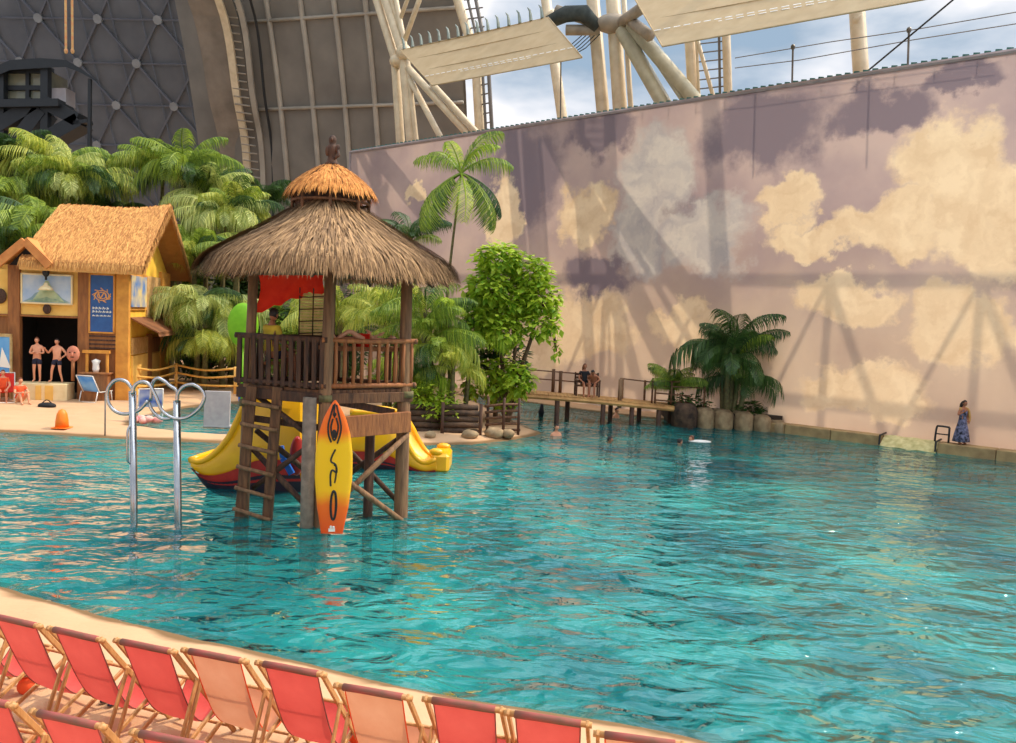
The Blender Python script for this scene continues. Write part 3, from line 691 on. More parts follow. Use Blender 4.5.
for s in (.12, .2, .4, .6, .8, .93, 1.0): rows.append([V((TC.x, TC.y, 0)) + V((Rsq(a) * s * math.cos(a), Rsq(a) * s * math.sin(a), Zm(s) - .03)) for a in [2 * PI * k / 48 for k in range(49)]])
for s, z in ((.97, 4.88), (.7, 5.15), (.3, 5.75), (.1, 6.05)): rows.append([V((TC.x, TC.y, 0)) + V((Rsq(a) * s * math.cos(a), Rsq(a) * s * math.sin(a), z)) for a in [2 * PI * k / 48 for k in range(49)]])
b.grid(rows); roof = b.build('thatched_roof', M['thatch_base'], tw)
b = MB(to); thatch(b, Rsq, Zm, (TC.x, TC.y, 0), 15000, (.12, .97), .42, .024, rnd, .11); thatch(b, Rsq, Zm, (TC.x, TC.y, -.05), 5200, (.90, 1.0), .34, .024, rnd, .08)
b.build('straw', M['thatch'], roof)
b = MB(to)
for k in range(20):
    a = 2 * PI * k / 20 + .1; R_ = Rsq(a); b.tube([to + V((R_ * .95 * math.cos(a), R_ * .95 * math.sin(a), 4.74)), to + V((.2 * math.cos(a), .2 * math.sin(a), 5.85))], .035, 5)
b.build('rafter', M['wood_dark'], roof)
# cupola: little straw cap over an open drum
cz = 6.46
def Rc(th): return .86
def Zc(s): return cz + .04 + .54 * (1 - s ** 1.5) + (-.03 if s > .95 else 0)
b = MB(to); b.lathe([(.86, cz + .0), (.8, cz + .10), (.6, cz + .27), (.35, cz + .44), (.08, cz + .56)], (TC.x, TC.y, 0), 28); b.lathe([(.80, cz - .02), (.5, cz + .1), (.1, cz + .3)], (TC.x, TC.y, 0), 28)
cup = b.build('cupola_cap', M['thatch_base'], tw)
b = MB(to); thatch(b, Rc, Zc, (TC.x, TC.y, 0), 2600, (.06, .97), .24, .022, rnd, .02); b.build('straw', M['thatch_orange'], cup)
b = MB(to)
b.lathe([(.62, cz - .4), (.62, cz + .06), (.56, cz + .06), (.56, cz - .4)], (TC.x - .1, TC.y + .1, 0), 16)
b.build('drum', M['wood_dark'], tw)
for k in range(8):
    a = 2 * PI * k / 8 + .2; p = V((TC.x + .74 * math.cos(a), TC.y + .74 * math.sin(a), 0)); b = MB(to); b.tube([p + V((0, 0, cz - .52)), p + V((0, 0, cz + .06))], .035, 6)
    b.build('cupola_post', M['wood'], tw, True)
b = MB(to); b.tube([V((TC.x + .74 * math.cos(2 * PI * k / 24), TC.y + .74 * math.sin(2 * PI * k / 24), cz - .18)) for k in range(24)], .03, 6, closed=True); b.build('cupola_rail', M['wood'], tw, True)
b = MB(to)                                            # carved figure on the top
fz = cz + .54; c0 = (TC.x, TC.y, fz)
b.lathe([(.13, 0), (.14, .05), (.10, .09), (.085, .18), (.105, .26), (.12, .34), (.09, .40), (.06, .43), (.075, .47), (.08, .53), (.05, .58), (.02, .60)], c0, 12, 1, .85)
b.ell((TC.x + .1, TC.y - .03, fz + .34), (.05, .05, .09), 8, 6, (0, .4, 0)); b.ell((TC.x - .09, TC.y - .05, fz + .28), (.04, .04, .1), 8, 6)
b.tube([(TC.x + .12, TC.y - .06, fz + .3), (TC.x + .15, TC.y - .09, fz + .2), (TC.x + .06, TC.y - .13, fz + .12)], .03, 6); b.ell((TC.x + .0, TC.y - .09, fz + .5), (.03, .03, .04), 6, 5)
b.ell((TC.x + .07, TC.y - .1, fz + .03), (.08, .05, .03), 8, 5)
b.build('carved_figure', M['wood_dark'], tw, True)
for p, r_, q in ((PL, .10, (.12, 0)), (PC, .115, (.07, 0)), (PR, .12, (-.03, 0)), (PB, .115, (.0, 0))):
    b = MB(to); top = p + V((q[0], q[1], 4.95)); b.tube([p + V((0, 0, -1.3)), p + V((0, 0, .0)), lerp(p, top, .45), lerp(p, top, .7), top], [r_ * 1.25, r_ * 1.2, r_ * 1.1, r_, r_ * .95], 12); b.build('post', M['log'] if p is not PB else M['wood_dark'], tw, True)
b = MB(to); b.tube([V((-3.74, 15.42, -1.3)), V((-3.74, 15.42, 2.5))], .135, 12); b.build('concrete_pile', M['pile'], tw, True)
for p, z in ((PC, 2.42), (PL, 2.2), (PR, 2.46)): b = MB(to); b.tube([p + V((.03, 0, z)), p + V((.03, 0, z + .13))], .15, 12); b.build('rope_binding', M['stem'], tw, True)
# deck
def sc_(p, k): return V((to.x, to.y, 0)) + (V((p.x, p.y, 0)) - V((to.x, to.y, 0))) * k
b = MB(to); E4 = [sc_(p, 1.09) for p in (PL, PC, PR, PB)]
nb = 16
for i in range(nb):
    a0, a1 = i / nb + .004, (i + 1) / nb - .004
    b.prism([lerp(E4[0], E4[3], a0) + V((0, 0, 2.58)), lerp(E4[1], E4[2], a0) + V((0, 0, 2.58)), lerp(E4[1], E4[2], a1) + V((0, 0, 2.58)), lerp(E4[0], E4[3], a1) + V((0, 0, 2.58))], (0, 0, .06))
b.build('deck', M['wood'], tw)
for i in range(4):
    b = MB(to); b.bar(E4[i] + V((0, 0, 2.48)), E4[(i + 1) % 4] + V((0, 0, 2.48)), .12, .2); b.build('deck_beam', M['wood_dark'] if i == 0 else M['wood'], tw, bevel=.01)
for i, (nm, mt) in enumerate((('railing', 'wood_dark'), ('railing', 'wood_warm'), ('railing', 'wood'), ('railing', 'wood_dark'))):  # left railing dark, right one warm: unlit and sunlit sides painted in
    a, q = sc_((PL, PC, PR, PB)[i], 1.10), sc_((PL, PC, PR, PB)[(i + 1) % 4], 1.10)
    d = (q - a).normalized(); a, q = a - d * .06, q + d * .06
    b = MB(to); b.tube([a + V((0, 0, 3.6)), lerp(a, q, .5) + V((0, 0, 3.585)), q + V((0, 0, 3.61))], .05, 8); b.tube([a + V((0, 0, 2.72)), q + V((0, 0, 2.72))], .05, 8)
    if i == 0: b.bar(a + V((0, 0, 3.6)), q + V((0, 0, 3.6)), .07, .1)
    rl = b.build(nm, M[mt], tw, True)
    n = 12 if i == 0 else 11
    for k in range(n):
        t_ = (k + .6) / (n + .2); p = lerp(a, q, t_); j = rnd.uniform(-.015, .015); b = MB(to)
        if i == 0: b.bar(p + V((j, -.03, 2.66)), p + V((-j, -.03, 3.62)), .085, .045, (0, 1, 0))
        else: b.tube([p + V((0, 0, 2.68)), p + V((j, 0, 3.1)), p + V((0, 0, 3.62))], [.036, .042, .034], 7)
        b.build('baluster', M[mt], rl, i != 0)
# lower boards and braces
b = MB(to); b.bar(PC + V((.12, -.12, 1.92)), PR + V((.14, -.1, 1.98)), .1, .42); b.build('side_board', M['wood_warm'], tw, bevel=.01)
b = MB(to); b.bar(lerp(PC, PR, .15) + V((0, .1, 2.4)), lerp(PC, PR, .85) + V((0, .1, 2.15)), .1, .14); b.bar(PL + V((.15, .05, 1.95)), PC + V((0, .05, 1.9)), .08, .12); b.build('cross_beam', M['wood_dark'], tw)
fr = V((.1, -.13, 0))
for a, q, mt in ((PC + fr + V((.08, 0, .35)), PR + fr + V((0, 0, 1.72)), 'log'), (PC + fr + V((.1, 0, 1.15)), PR + fr + V((.02, -.02, -.1)), 'log'), (PB + V((.2, 0, 1.5)), PR + V((-.1, .1, .3)), 'wood_dark'), (PB + V((.1, 0, .4)), PR + V((-.1, .1, 1.6)), 'wood_dark'),
                 (PL + V((.2, -.05, 2.45)), PC + V((-.25, 0, 1.75)), 'wood_dark'), (PL + V((.2, 0, .55)), PC + V((-.2, 0, 1.6)), 'wood_dark'), (PL + V((.15, .02, 1.35)), PC + V((-.2, 0, .3)), 'wood_dark'), (PB + V((-.1, 0, .5)), PL + V((.2, .1, 1.7)), 'wood_dark')):
    b = MB(to); b.tube([a, lerp(a, q, .5), q], [.055, .06, .055], 8); b.build('brace', M[mt], tw, True)
b = MB(to); b.tube([V((-2.75, 16.45, -1.3)), V((-2.75, 16.45, 1.7))], .1, 8); b.build('inner_post', M['wood_dark'], tw, True)
# ladder
b = MB(to)
l0, l1, r0_, r1_ = D(252, 386, 15.8), D(240, 516, 15.95), D(278, 387, 15.72), D(267, 522, 15.85)
b.bar(l1 + V((0, 0, -.5)), l0, .07, .2, (0, 1, 0)); lad = None
for a, q in ((l1, l0), (r1_, r0_)):
    b = MB(to); dd = (q - a).normalized(); b.bar(a - dd * .6, q, .2, .07, (0, 1, .1)); o = b.build('ladder_rail', M['wood'], tw, bevel=.01)
for k in range(6):
    t_ = .02 + k * .165; a, q = lerp(l1, l0, t_ + .03), lerp(r1_, r0_, t_ + .01); d = (q - a).normalized(); b = MB(to); b.tube([a - d * .14 + V((0, -.07, 0)), q + d * .08 + V((0, -.07, 0))], .042, 8); b.build('rung', M['log'], tw, True)

# things on the tower
b = MB()
a, q = PL + V((.18, .12, 4.80)), PB + V((-.12, -.12, 4.88))
rows = []
for i in range(15):
    t_ = i / 14; top = lerp(a, q, t_); low = top.z - (.74 - .36 * min(1, t_ * 1.3)) - .04 * math.sin(i * 1.6)
    rows.append([V((top.x + .03 * math.sin(i * 1.1 + j), top.y + .05 * math.sin(i * .9 + j * .8), top.z * (1 - j / 5) + low * j / 5)) for j in range(6)])
b.grid(rows); tag(b.build('red_cloth', M['red_c'], None, True), 'bright red cloth hung under the eaves of the thatched tower', 'cloth')
bl = thing('bamboo_blind', 'pale slatted bamboo blind hanging below the red cloth in the tower', 'blind', PB + V((-.35, -.25, 3.6)))
a, q = lerp(PL, PB, .62) + V((0, -.05, 0)), lerp(PL, PB, .97) + V((0, -.05, 0))
b = MB(bl.location)
for k in range(14): b.bar(a + V((0, 0, 3.66 + k * .062)), q + V((0, 0, 3.66 + k * .062)), .012, .05)
b.build('slat', M['blind'], bl)
b = MB(bl.location)
for t_ in (.02, .5, .98):
    p = lerp(a, q, t_); b.tube([p + V((0, -.015, 3.62)), p + V((0, -.015, 4.6))], .014, 5)
for k in (0, 4, 8, 12): b.tube([a + V((0, -.02, 3.66 + k * .062)), q + V((0, -.02, 3.70 + k * .062))], .012, 5)
b.build('cord', M['wood_dark'], bl)
tb_ = thing('raised_bench', 'low wooden bunk on the tower deck behind the right-hand railing', 'bench', (to.x + .35, to.y + .1, 2.64))
b = MB(tb_.location); p0, p1 = lerp(PC, PR, .05) + V((-.2, .38, 0)), lerp(PC, PR, .98) + V((-.2, .38, 0))
b.bar(p0 + V((0, 0, 3.42)), p1 + V((0, 0, 3.42)), .5, .08); b.build('seat', M['wood_warm'], tb_)
for a in (p0, p1):
    for s in (-.18, .18):
        b = MB(tb_.location); q = lerp(a, (p0 + p1) / 2, .1) + V((-s * .5, s * .8, 0)); b.bar(q + V((0, 0, 2.64)), q + V((0, 0, 3.4)), .06, .06, (0, 1, 0)); b.build('leg', M['wood'], tb_)
# surfboard
BP = D(332, 531, 14.95); BH = 2.50
sb = thing('surfboard', 'orange and yellow surfboard with black line designs standing upright against the tower', 'surfboard', BP, .10)
def sbw(t):                                           # half width along the length, 0 tail .. 1 nose
    k = [(0, .20), (.06, .225), (.2, .29), (.42, .345), (.6, .34), (.75, .29), (.86, .21), (.93, .125), (.975, .06), (1, .012)]
    for (a, wa), (c, wc) in zip(k, k[1:]):
        if t <= c: f = (t - a) / (c - a); return wa + (wc - wa) * f
b = MB(); rows = []
for i in range(41):
    t_ = i / 40; w_ = sbw(t_); z = t_ * BH - .04; y0 = -.10 * (t_ - .4) ** 2 * 2 ; th = .045 * (1 - (2 * t_ - 1) ** 6) + .008
    rows.append([V((w_ * math.cos(a), y0 - th * math.sin(a), z)) for a in [2 * PI * k / 20 for k in range(21)]])
b.grid(rows); b.add(rows[0][:-1], [tuple(range(20))])
def board_mat():
    m, t, out = nt('surfboard_paint'); N = t.nodes.new; L = t.links.new
    tc = N('ShaderNodeTexCoord'); s = N('ShaderNodeSeparateXYZ'); L(tc.outputs['Object'], s.inputs[0])
    n = N('ShaderNodeTexNoise'); n.inputs['Scale'].default_value = 2.5; L(tc.outputs['Object'], n.inputs['Vector'])
    a = N('ShaderNodeMath'); a.operation = 'MULTIPLY_ADD'; L(n.outputs['Fac'], a.inputs[0]); a.inputs[1].default_value = .25; L(s.outputs['Z'], a.inputs[2])
    r = N('ShaderNodeMapRange'); r.inputs[1].default_value = .1; r.inputs[2].default_value = BH + .1; L(a.outputs[0], r.inputs[0])
    c = N('ShaderNodeValToRGB'); e = c.color_ramp.elements; L(r.outputs[0], c.inputs[0])
    e[0].position = 0; e[0].color = lin((240, 82, 14)); e[1].position = 1; e[1].color = lin((255, 110, 24))
    for p, q in ((.2, (246, 106, 12)), (.32, (255, 190, 10)), (.66, (255, 196, 16)), (.76, (252, 112, 16))): k = e.new(p); k.color = lin(q)
    p = N('ShaderNodeBsdfPrincipled'); p.inputs['Roughness'].default_value = .3; L(c.outputs[0], p.inputs['Base Color']); L(p.outputs[0], out.inputs['Surface']); return m
b.build('board', board_mat(), sb, True)
b = MB()
def ink(pts, r=.014, closed=False):
    b.tube([V((x, -.2 * ((z + .04) / BH - .4) ** 2 - .045 * (1 - (2 * (z + .04) / BH - 1) ** 6) - .010, z)) for x, z in pts], r, 6, closed=closed)
def el(cx, cz, rx, rz, n=20): return [(cx + rx * math.cos(2 * PI * k / n), cz + rz * math.sin(2 * PI * k / n)) for k in range(n)]
P2 = lambda pts: [(p.x, p.y) for p in smooth_path([V((x, z, 0)) for x, z in pts], 5)]
ink(P2([(-.02, 2.38), (-.06, 2.22), (-.11, 2.0), (-.10, 1.82), (-.05, 1.68)]), .018); ink(P2([(.03, 2.38), (.07, 2.22), (.12, 2.0), (.11, 1.84), (.06, 1.66)]), .018)
ink(P2([(-.03, 2.12), (-.06, 1.95), (-.03, 1.78), (.01, 1.72), (.05, 1.82), (.07, 1.98), (.03, 2.14)]), .018); ink(P2([(0, 2.4), (-.01, 2.25), (.0, 2.14)]), .016)
b.ell((0, -.078, 1.84), (.045, .012, .085), 10, 6); b.ell((0, -.105, 2.2), (.035, .014, .04), 10, 6)
ink(P2([(.03, 1.55), (-.03, 1.42), (-.045, 1.32), (.04, 1.26), (.06, 1.12), (-.02, 1.16), (-.05, 1.06), (-.04, .86)]), .018)
ink(P2([(.01, 1.26), (.05, 1.22), (.05, 1.05), (.03, .92)]), .016)
ink([(x, z) for x, z in el(.02, .5, .05, .27)], .024, True)
b.build('painted_design', M['ink'], sb)
b = MB(); b.bar((-.06, -.05, .03), (.06, -.05, .035), .02, .06); b.ell((-.02, -.055, .09), (.02, .01, .03), 6, 5); b.ell((.03, -.055, .085), (.025, .01, .025), 6, 5); b.build('white_mark', M['white_i'], sb)

# ------------------------------------------------------------------ yellow slide
def slide(label, topp, botp, Y, wid, lip):
    c = D(*botp[-2], Y); r = thing('water_slide', label, 'slide', (c.x, c.y, 0)); o_ = r.location
    n = 24
    def samp(px):
        p = smooth_path([D(x, y, Y) for x, y in px], 8); out = []
        ln = [0]
        for a, q in zip(p, p[1:]): ln.append(ln[-1] + (q - a).length)
        for i in range(n + 1):
            t_ = ln[-1] * i / n; k = max(j for j in range(len(ln)) if ln[j] <= t_ + 1e-9); k = min(k, len(p) - 2)
            out.append(lerp(p[k], p[k + 1], (t_ - ln[k]) / max(ln[k + 1] - ln[k], 1e-6)))
        return out
    T, B = samp(topp), samp(botp); wv = V((.12, 1, 0)).normalized() * wid
    b = MB(o_); rows = []
    for i in range(n + 1):
        t_, q = T[i], B[i]; mid = lerp(t_, q, .5); bul = V((0, -.12, 0)) if 1 else 0
        fl = lerp(t_, q, .42)
        rows.append([t_ + wv * .08, fl + wv * .2 , fl + wv * .8, t_ + wv * .92, t_ + wv, lerp(t_, q, .5) + wv * 1.06, q + wv * .85, q + wv * .15, lerp(t_, q, .55) - wv * .06, t_ - wv * .0, t_ + wv * .08])
    b.grid(rows); b.add(rows[0][:-1], [tuple(range(10))]); b.add(rows[-1][:-1], [tuple(range(10))]); b.build('chute', M['yellow'], r, True)
    b = MB(o_)
    for k, off in ((0, .02), (1, .96)): b.tube([p + wv * off for p in T], .075, 8)
    b.tube([T[0] + wv * f for f in (0, .25, .5, .75, 1)], .08, 8); b.build('rim', M['yellow'], r, True)
    b = MB(o_); b.grid([[lerp(T[i], B[i], .60) - wv * .06 + V((-.02, -.03, 0)), lerp(T[i], B[i], .72) - wv * .03 + V((-.02, -.03, 0)), lerp(T[i], B[i], .8) + wv * .0 + V((0, -.035, 0))] for i in range(n + 1)]); b.build('red_band', M['redband'], r)
    b = MB(o_); b.grid([[lerp(T[i], B[i], .74) - wv * .02 + V((-.01, -.04, 0)), lerp(T[i], B[i], .86) + wv * .04 + V((-.01, -.045, 0)), B[i] + wv * .12 + V((-.01, -.04, -.01))] for i in range(n + 1)]); b.build('keel_band', M['darkband'], r)
    if lip:
        b = MB(o_); p = T[0]
        b.box(p + wv * .5 + V((.03, 0, -.12)), (.5, wid * 1.02, .52)); b.build('end_block', M['yellow'], r, bevel=.08)
        b = MB(o_)
        for f in (.1, .9): b.ell(p + wv * f + V((-.02, 0, .17)), (.2, .14, .1), 10, 6)
        b.build('end_cap', M['yellow'], r, True)
    return r
slide('yellow water slide curving down left of the tower ladder with a dark red keel', [(191, 460), (200, 462), (214, 454), (228, 438), (238, 418), (246, 402), (262, 392), (300, 396)], [(193, 470), (199, 482), (210, 492), (228, 499), (246, 502), (262, 503), (282, 503), (302, 502)], 18.3, 1.15, False)
slide('yellow water slide end with a square block lip right of the tower stilts', [(436, 459), (425, 463), (416, 458), (408, 446), (401, 432), (392, 420), (376, 414), (350, 412)], [(437, 476), (428, 476), (418, 476), (408, 476), (398, 476), (388, 476), (376, 476), (350, 476)], 21.4, 1.2, True)
rb = D(297, 456, 17.4); b = MB(); b.lathe([(.02, -.06), (.26, -.05), (.3, 0), (.26, .05), (.02, .06)], (0, 0, 0), 20)
o = b.build('red_buoy', M['redband'], None, True); o.location = rb; o.rotation_euler = (PI / 2, 0, .5); o.scale = (.55, 1.45, 1); tag(o, 'dark red oval float hanging behind the grey pile of the tower', 'float')
b = MB(); p, q = D(283, 458, 17.2), D(292, 474, 17.2); b.bar(p, q, .1, .12); b.bar(D(281, 446, 17.2), p, .1, .1); tag(b.build('blue_strut', M['bluep']), 'blue plastic strut behind the tower ladder beside the yellow slide', 'strut')
b = MB(); p = D(265, 392, 17.0); b.box(p, (.5, .3, .26), (0, 0, .2)); b.box(p + V((0, -.16, .08)), (.3, .04, .06), (0, 0, .2)); tag(b.build('blue_crate', mat('light_blue_plastic', (96, 178, 220), (70, 150, 200), 4, .4), bevel=.02), 'small light blue box under the tower deck above the ladder', 'box')

# ------------------------------------------------------------------ looped handrail in the water
hp = thing('looped_handrail', 'stainless steel handrail with two posts and curled loops rising from the pool', 'handrail', G(156, 523, 0)); o_ = hp.location
hY = 15.2
def HPt(x, y, dy=0): return D(90 + x * .269, 340 + y * .269, hY + dy)
for x, y1 in ((158, 190), (323, 225)):
    b = MB(o_); a = HPt(x, y1); q = D(134 if x < 200 else 178, 524, hY); b.tube([q + V((0, 0, -1.3)), q, a], .068, 14); b.build('post', M['steel'], hp, True)
for pts, dy in (([(158, 200), (165, 172), (190, 155), (220, 165), (245, 210), (268, 262), (310, 290), (360, 288), (405, 255), (425, 215), (415, 185), (385, 166), (350, 172), (328, 198), (322, 228)], -.05),
                ([(160, 215), (155, 180), (130, 152), (95, 150), (68, 180), (66, 225), (90, 262), (130, 275), (180, 262), (215, 225)], -.0),
                ([(225, 225), (232, 165), (250, 142), (275, 152), (300, 172), (322, 188), (326, 220)], .1),
                ([(215, 225), (232, 262), (262, 290), (300, 292), (330, 280)], .1)):
    b = MB(o_); b.tube(smooth_path([HPt(x, y, dy) for x, y in pts], 5), .034, 8); b.build('curled_tube', M['steel'], hp, True)
b = MB(o_); b.tube(smooth_path([HPt(150, 315, -.05), HPt(139, 345, -.1), HPt(139, 440, -.1), HPt(150, 460, -.05)], 5), .02, 6); b.build('side_grip', M['steel'], hp, True)

# ------------------------------------------------------------------ beach house
HK = G(121, 401, .12); HA = math.radians(10)
hX, hYv = V((math.cos(HA), math.sin(HA), 0)), V((-math.sin(HA), math.cos(HA), 0))
def HF(x, y, dy=0.0):                                 # house-local point on the front plane (dy behind it)
    p = HK + hYv * dy; d = ray(x, y); t_ = (p - V((0, 0, H))).dot(hYv) / d.dot(hYv); q = V((0, 0, H)) + d * t_ - HK
    return V((q.dot(hX), q.dot(hYv), q.z))
def HE(x, y, dx=0.0):
    p = HK + hX * dx; d = ray(x, y); t_ = (p - V((0, 0, H))).dot(hX) / d.dot(hX); q = V((0, 0, H)) + d * t_ - HK
    return V((q.dot(hX), q.dot(hYv), q.z))
hs = thing('beach_house', 'ochre two-storey beach house with a tan thatched roof beside the pool', 'house', HK, HA)
def slab(name, m, x0, y0, x1, y1, d0, d1, parent=hs, bevel=0.0):    # a panel of the front between two pixel corners
    a, q = HF(x0, y0), HF(x1, y1); b = MB()
    b.box(((a.x + q.x) / 2, (d0 + d1) / 2, (a.z + q.z) / 2), (abs(q.x - a.x), abs(d1 - d0), abs(a.z - q.z))); return b.build(name, m, parent, bevel=bevel)
ZE, ZR, HDp = HF(118, 264).z, 8.2, 6.2
x_l = -7.5
# walls: upper front, room behind the opening painted dark for its shade, end wall
slab('upper_wall', M['plaster_y'], -60, 266, 121, 318, 0, .25)
zo = HF(50, 318).z; xo0, xo1 = HF(20, 350).x, HF(80, 350).x
for x0, x1 in ((x_l, xo0), (xo1, 0)):
    b = MB(); b.box(((x0 + x1) / 2, .12, zo / 2), (x1 - x0, .24, zo)); b.build('lower_wall', M['beam'], hs)
b = MB(); b.box((x_l / 2, HDp, ZE / 2), (-x_l, .2, ZE)); b.box((x_l, HDp / 2, ZE / 2), (.2, HDp, ZE)); b.build('back_wall', M['plaster_y'], hs)
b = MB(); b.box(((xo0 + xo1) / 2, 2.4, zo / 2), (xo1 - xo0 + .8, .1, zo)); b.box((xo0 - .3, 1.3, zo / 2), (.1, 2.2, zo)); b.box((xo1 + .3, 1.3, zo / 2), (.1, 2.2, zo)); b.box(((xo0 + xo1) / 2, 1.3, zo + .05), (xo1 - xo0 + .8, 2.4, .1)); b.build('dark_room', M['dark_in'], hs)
eg = HE(166, 330).y
b = MB(); b.box((-.1, eg / 2, ZE / 2), (.2, eg, ZE)); b.prism([(-.1, 0, ZE), (-.1, eg, ZE), (-.1, eg / 2, ZR - .4)], (.1, 0, 0)); b.build('end_wall', mat('sunlit_yellow_plaster', (252, 206, 70), (240, 180, 60), 2, .8), hs)  # end wall plaster coloured brighter, as if lit by the sun
# posts and beams
for x0, x1, y0, y1, mt in ((9, 21, 264, 402, 'beam'), (79, 90, 262, 402, 'beam'), (117, 129, 262, 402, 'beam_y'), (-34, -24, 264, 402, 'beam')):
    slab('post', M[mt], x0, y0, x1, y1, -.14, .1, bevel=.02)
for x0, x1, y0, y1, mt in ((-40, 92, 312, 319, 'beam'), (-40, 120, 262, 270, 'beam'), (88, 119, 332, 350, 'beam'), (86, 92, 270, 334, 'beam_y'), (114, 120, 270, 334, 'beam_y')):
    slab('beam', M[mt], x0, y0, x1, y1, -.1, .06, bevel=.015)
for k in range(4): slab('lattice_board', M['wood_dark'], 89, 335 + k * 4, 117, 337.4 + k * 4, -.13, -.1)
# end: window, corner post, awning, lower lattice
def eslab(name, m, x0, y0, x1, y1, o=.03, parent=hs):
    a, q = HE(x0, y0), HE(x1, y1); b = MB(); b.box((o, (a.y + q.y) / 2, (a.z + q.z) / 2), (.08 + o, abs(a.y - q.y), abs(a.z - q.z))); return b.build(name, m, parent)
eslab('post', M['beam_y'], 159, 272, 166, 402, .06); eslab('end_board', M['blind'], 146, 276, 160, 318, .02)
wn = eslab('window_board', M['beam_y'], 125, 272, 145, 310, .03); eslab('painted_pane', mat('blue_yellow_painting', (60, 120, 190), (236, 206, 120), 1.6, .6, detail=2), 127.5, 275, 143, 307, .08, wn)
eslab('shutter', M['blind'], 131, 338, 146, 352, .03); eslab('shutter', M['wood_warm'], 148, 338, 158, 352, .03); eslab('low_panel', M['plaster_y'], 131, 356, 158, 390, .03); eslab('post', M['beam'], 146, 334, 149, 402, .05)
b = MB(); a, q = HE(130, 313), HE(160, 318); b.prism([(0, a.y, 3.3), (0, q.y + .6, 3.3), (1.15, q.y + .8, 2.72), (1.15, a.y, 2.72)], (0, 0, .07)); b.prism([(1.1, a.y, 2.72), (1.1, q.y + .8, 2.72), (1.15, q.y + .8, 2.6), (1.15, a.y, 2.6)], (.03, 0, 0)); b.build('awning', M['brown_aw'], hs)
# thatched roof
rx0, rx1, ry0, ry1 = HF(27, 255).x, .95, -.75, eg + .7
rxr = (HF(150, 210, eg / 2).x); ym = eg / 2
def roofz(x, y):                                      # ridge along x, slightly swept up at the end
    f = max(0.0, 1 - abs(y - ym) / (ym - ry0)); sw = .28 * max(0, (x - rx1 + 2.2) / 2.2) ** 2
    return ZE - .1 + (ZR - ZE) * (f ** .9) + sw * f
b = MB(); rows = []
for i in range(25):
    x = rx0 + (rx1 - rx0) * i / 24; rows.append([V((x - (.55 * (1 - abs(y - ym) / (ym - ry0)) if i == 24 else 0) * -0, y, roofz(x, y))) for y in [ry0 + (ry1 - ry0) * j / 16 for j in range(17)]])
b.grid(rows); b.grid([[p - V((0, 0, .32)) for p in r] for r in rows])
for e_ in (rows[0], rows[-1], [r[0] for r in rows], [r[-1] for r in rows]): b.grid([[p for p in e_], [p - V((0, 0, .32)) for p in e_]])
hr = b.build('thatched_roof', M['thatch_house'], hs)
b = MB()
for i in range(15000):
    x, y = rnd.uniform(rx0, rx1 + .03), rnd.uniform(ry0, ym + .4) if i < 14200 else rnd.uniform(ym, ry1); dr = -1 if y < ym else 1; ln = rnd.uniform(.25, .5); up = rnd.uniform(.01, .07); w_ = rnd.uniform(.008, .018)
    dx = rnd.uniform(-.06, .06)
    def rp(y_, u, x_):
        yy = min(max(y_, ry0), ry1); return V((x_, y_ if abs(y_ - yy) < 1e-6 else yy + (y_ - yy) * .35, roofz(min(x_, rx1), yy) + u - abs(y_ - yy) * .9))
    a, m_, e_ = rp(y, up, x), rp(y + dr * ln * .5, up + .02, x + dx * .5), rp(y + dr * ln, up, x + dx); s_ = V((w_, 0, 0))
    b.add([a - s_, a + s_, m_ - s_, m_ + s_, e_], [(0, 1, 3, 2), (2, 3, 4)])
for i in range(1400):                                 # fringe along the end verge
    y = rnd.uniform(ry0, ry1); z = roofz(rx1, y); s_ = V((0, .02, 0)); L_ = rnd.uniform(.25, .5); xx = rx1 + rnd.uniform(-.05, .06)
    a = V((xx, y, z + .02 - rnd.uniform(0, .15))); m_ = a + V((.04, rnd.uniform(-.04, .04), -L_ * .5)); e_ = a + V((.02, rnd.uniform(-.08, .08), -L_)); b.add([a - s_, a + s_, m_ - s_, m_ + s_, e_], [(0, 1, 3, 2), (2, 3, 4)])
b.build('straw', M['thatch_house'], hr)
# little boarded gable over the front
pa, pl_, pr_ = HF(25, 241, -.8), HF(-3, 264, -.8), HF(50, 266, -.8)
b = MB(); b.bar(pa, pl_, .3, .16, (0, -1, 0)); b.bar(pa + V((0, -.01, 0)), pr_, .3, .16, (0, -1, 0)); gb = b.build('gable_board', mat('tan_gable_board', (214, 140, 72), (186, 112, 54), 3, .7, bump=.2), hs)
b = MB(); b.prism([pa + V((0, .2, .05)), pl_ + V((0, .2, .05)), pl_ + V((0, 5.2, .05)), pa + V((0, 5.2, .05))], (0, 0, .12)); b.prism([pa + V((0, .2, .05)), pr_ + V((0, .2, .05)), pr_ + V((0, 2.2, .05)), pa + V((0, 3.2, .05))], (0, 0, .08)); b.build('gable_roof', M['thatch_house'], hs)
b = MB(); b.prism([pa + V((0, .3, -.15)), pl_ + V((.3, .3, 0)), pr_ + V((-.3, .3, 0))], (0, .05, 0)); b.build('gable_shade', M['dark_in'], hs)  # flat dark sheet painted as the shade under the gable
# stage wall in front
a, q = HF(20, 381), HF(73, 403); b = MB(); b.box(((a.x + q.x) / 2, -.25, a.z / 2), (q.x - a.x, .9, a.z - .02)); b.build('stage_wall', M['cream'], hs, bevel=.02)
a, q = HF(43, 382), HF(48, 403); b = MB(); b.box(((a.x + q.x) / 2, -.73, a.z / 2 - .02), (q.x - a.x, .06, a.z - .1)); q2 = HF(58, 403); b.box(((q.x + q2.x) / 2 + .1, -.715, a.z / 2 - .02), (q2.x - q.x - .08, .03, a.z - .1)); b.build('stage_panel', M['plaster_y'], hs)
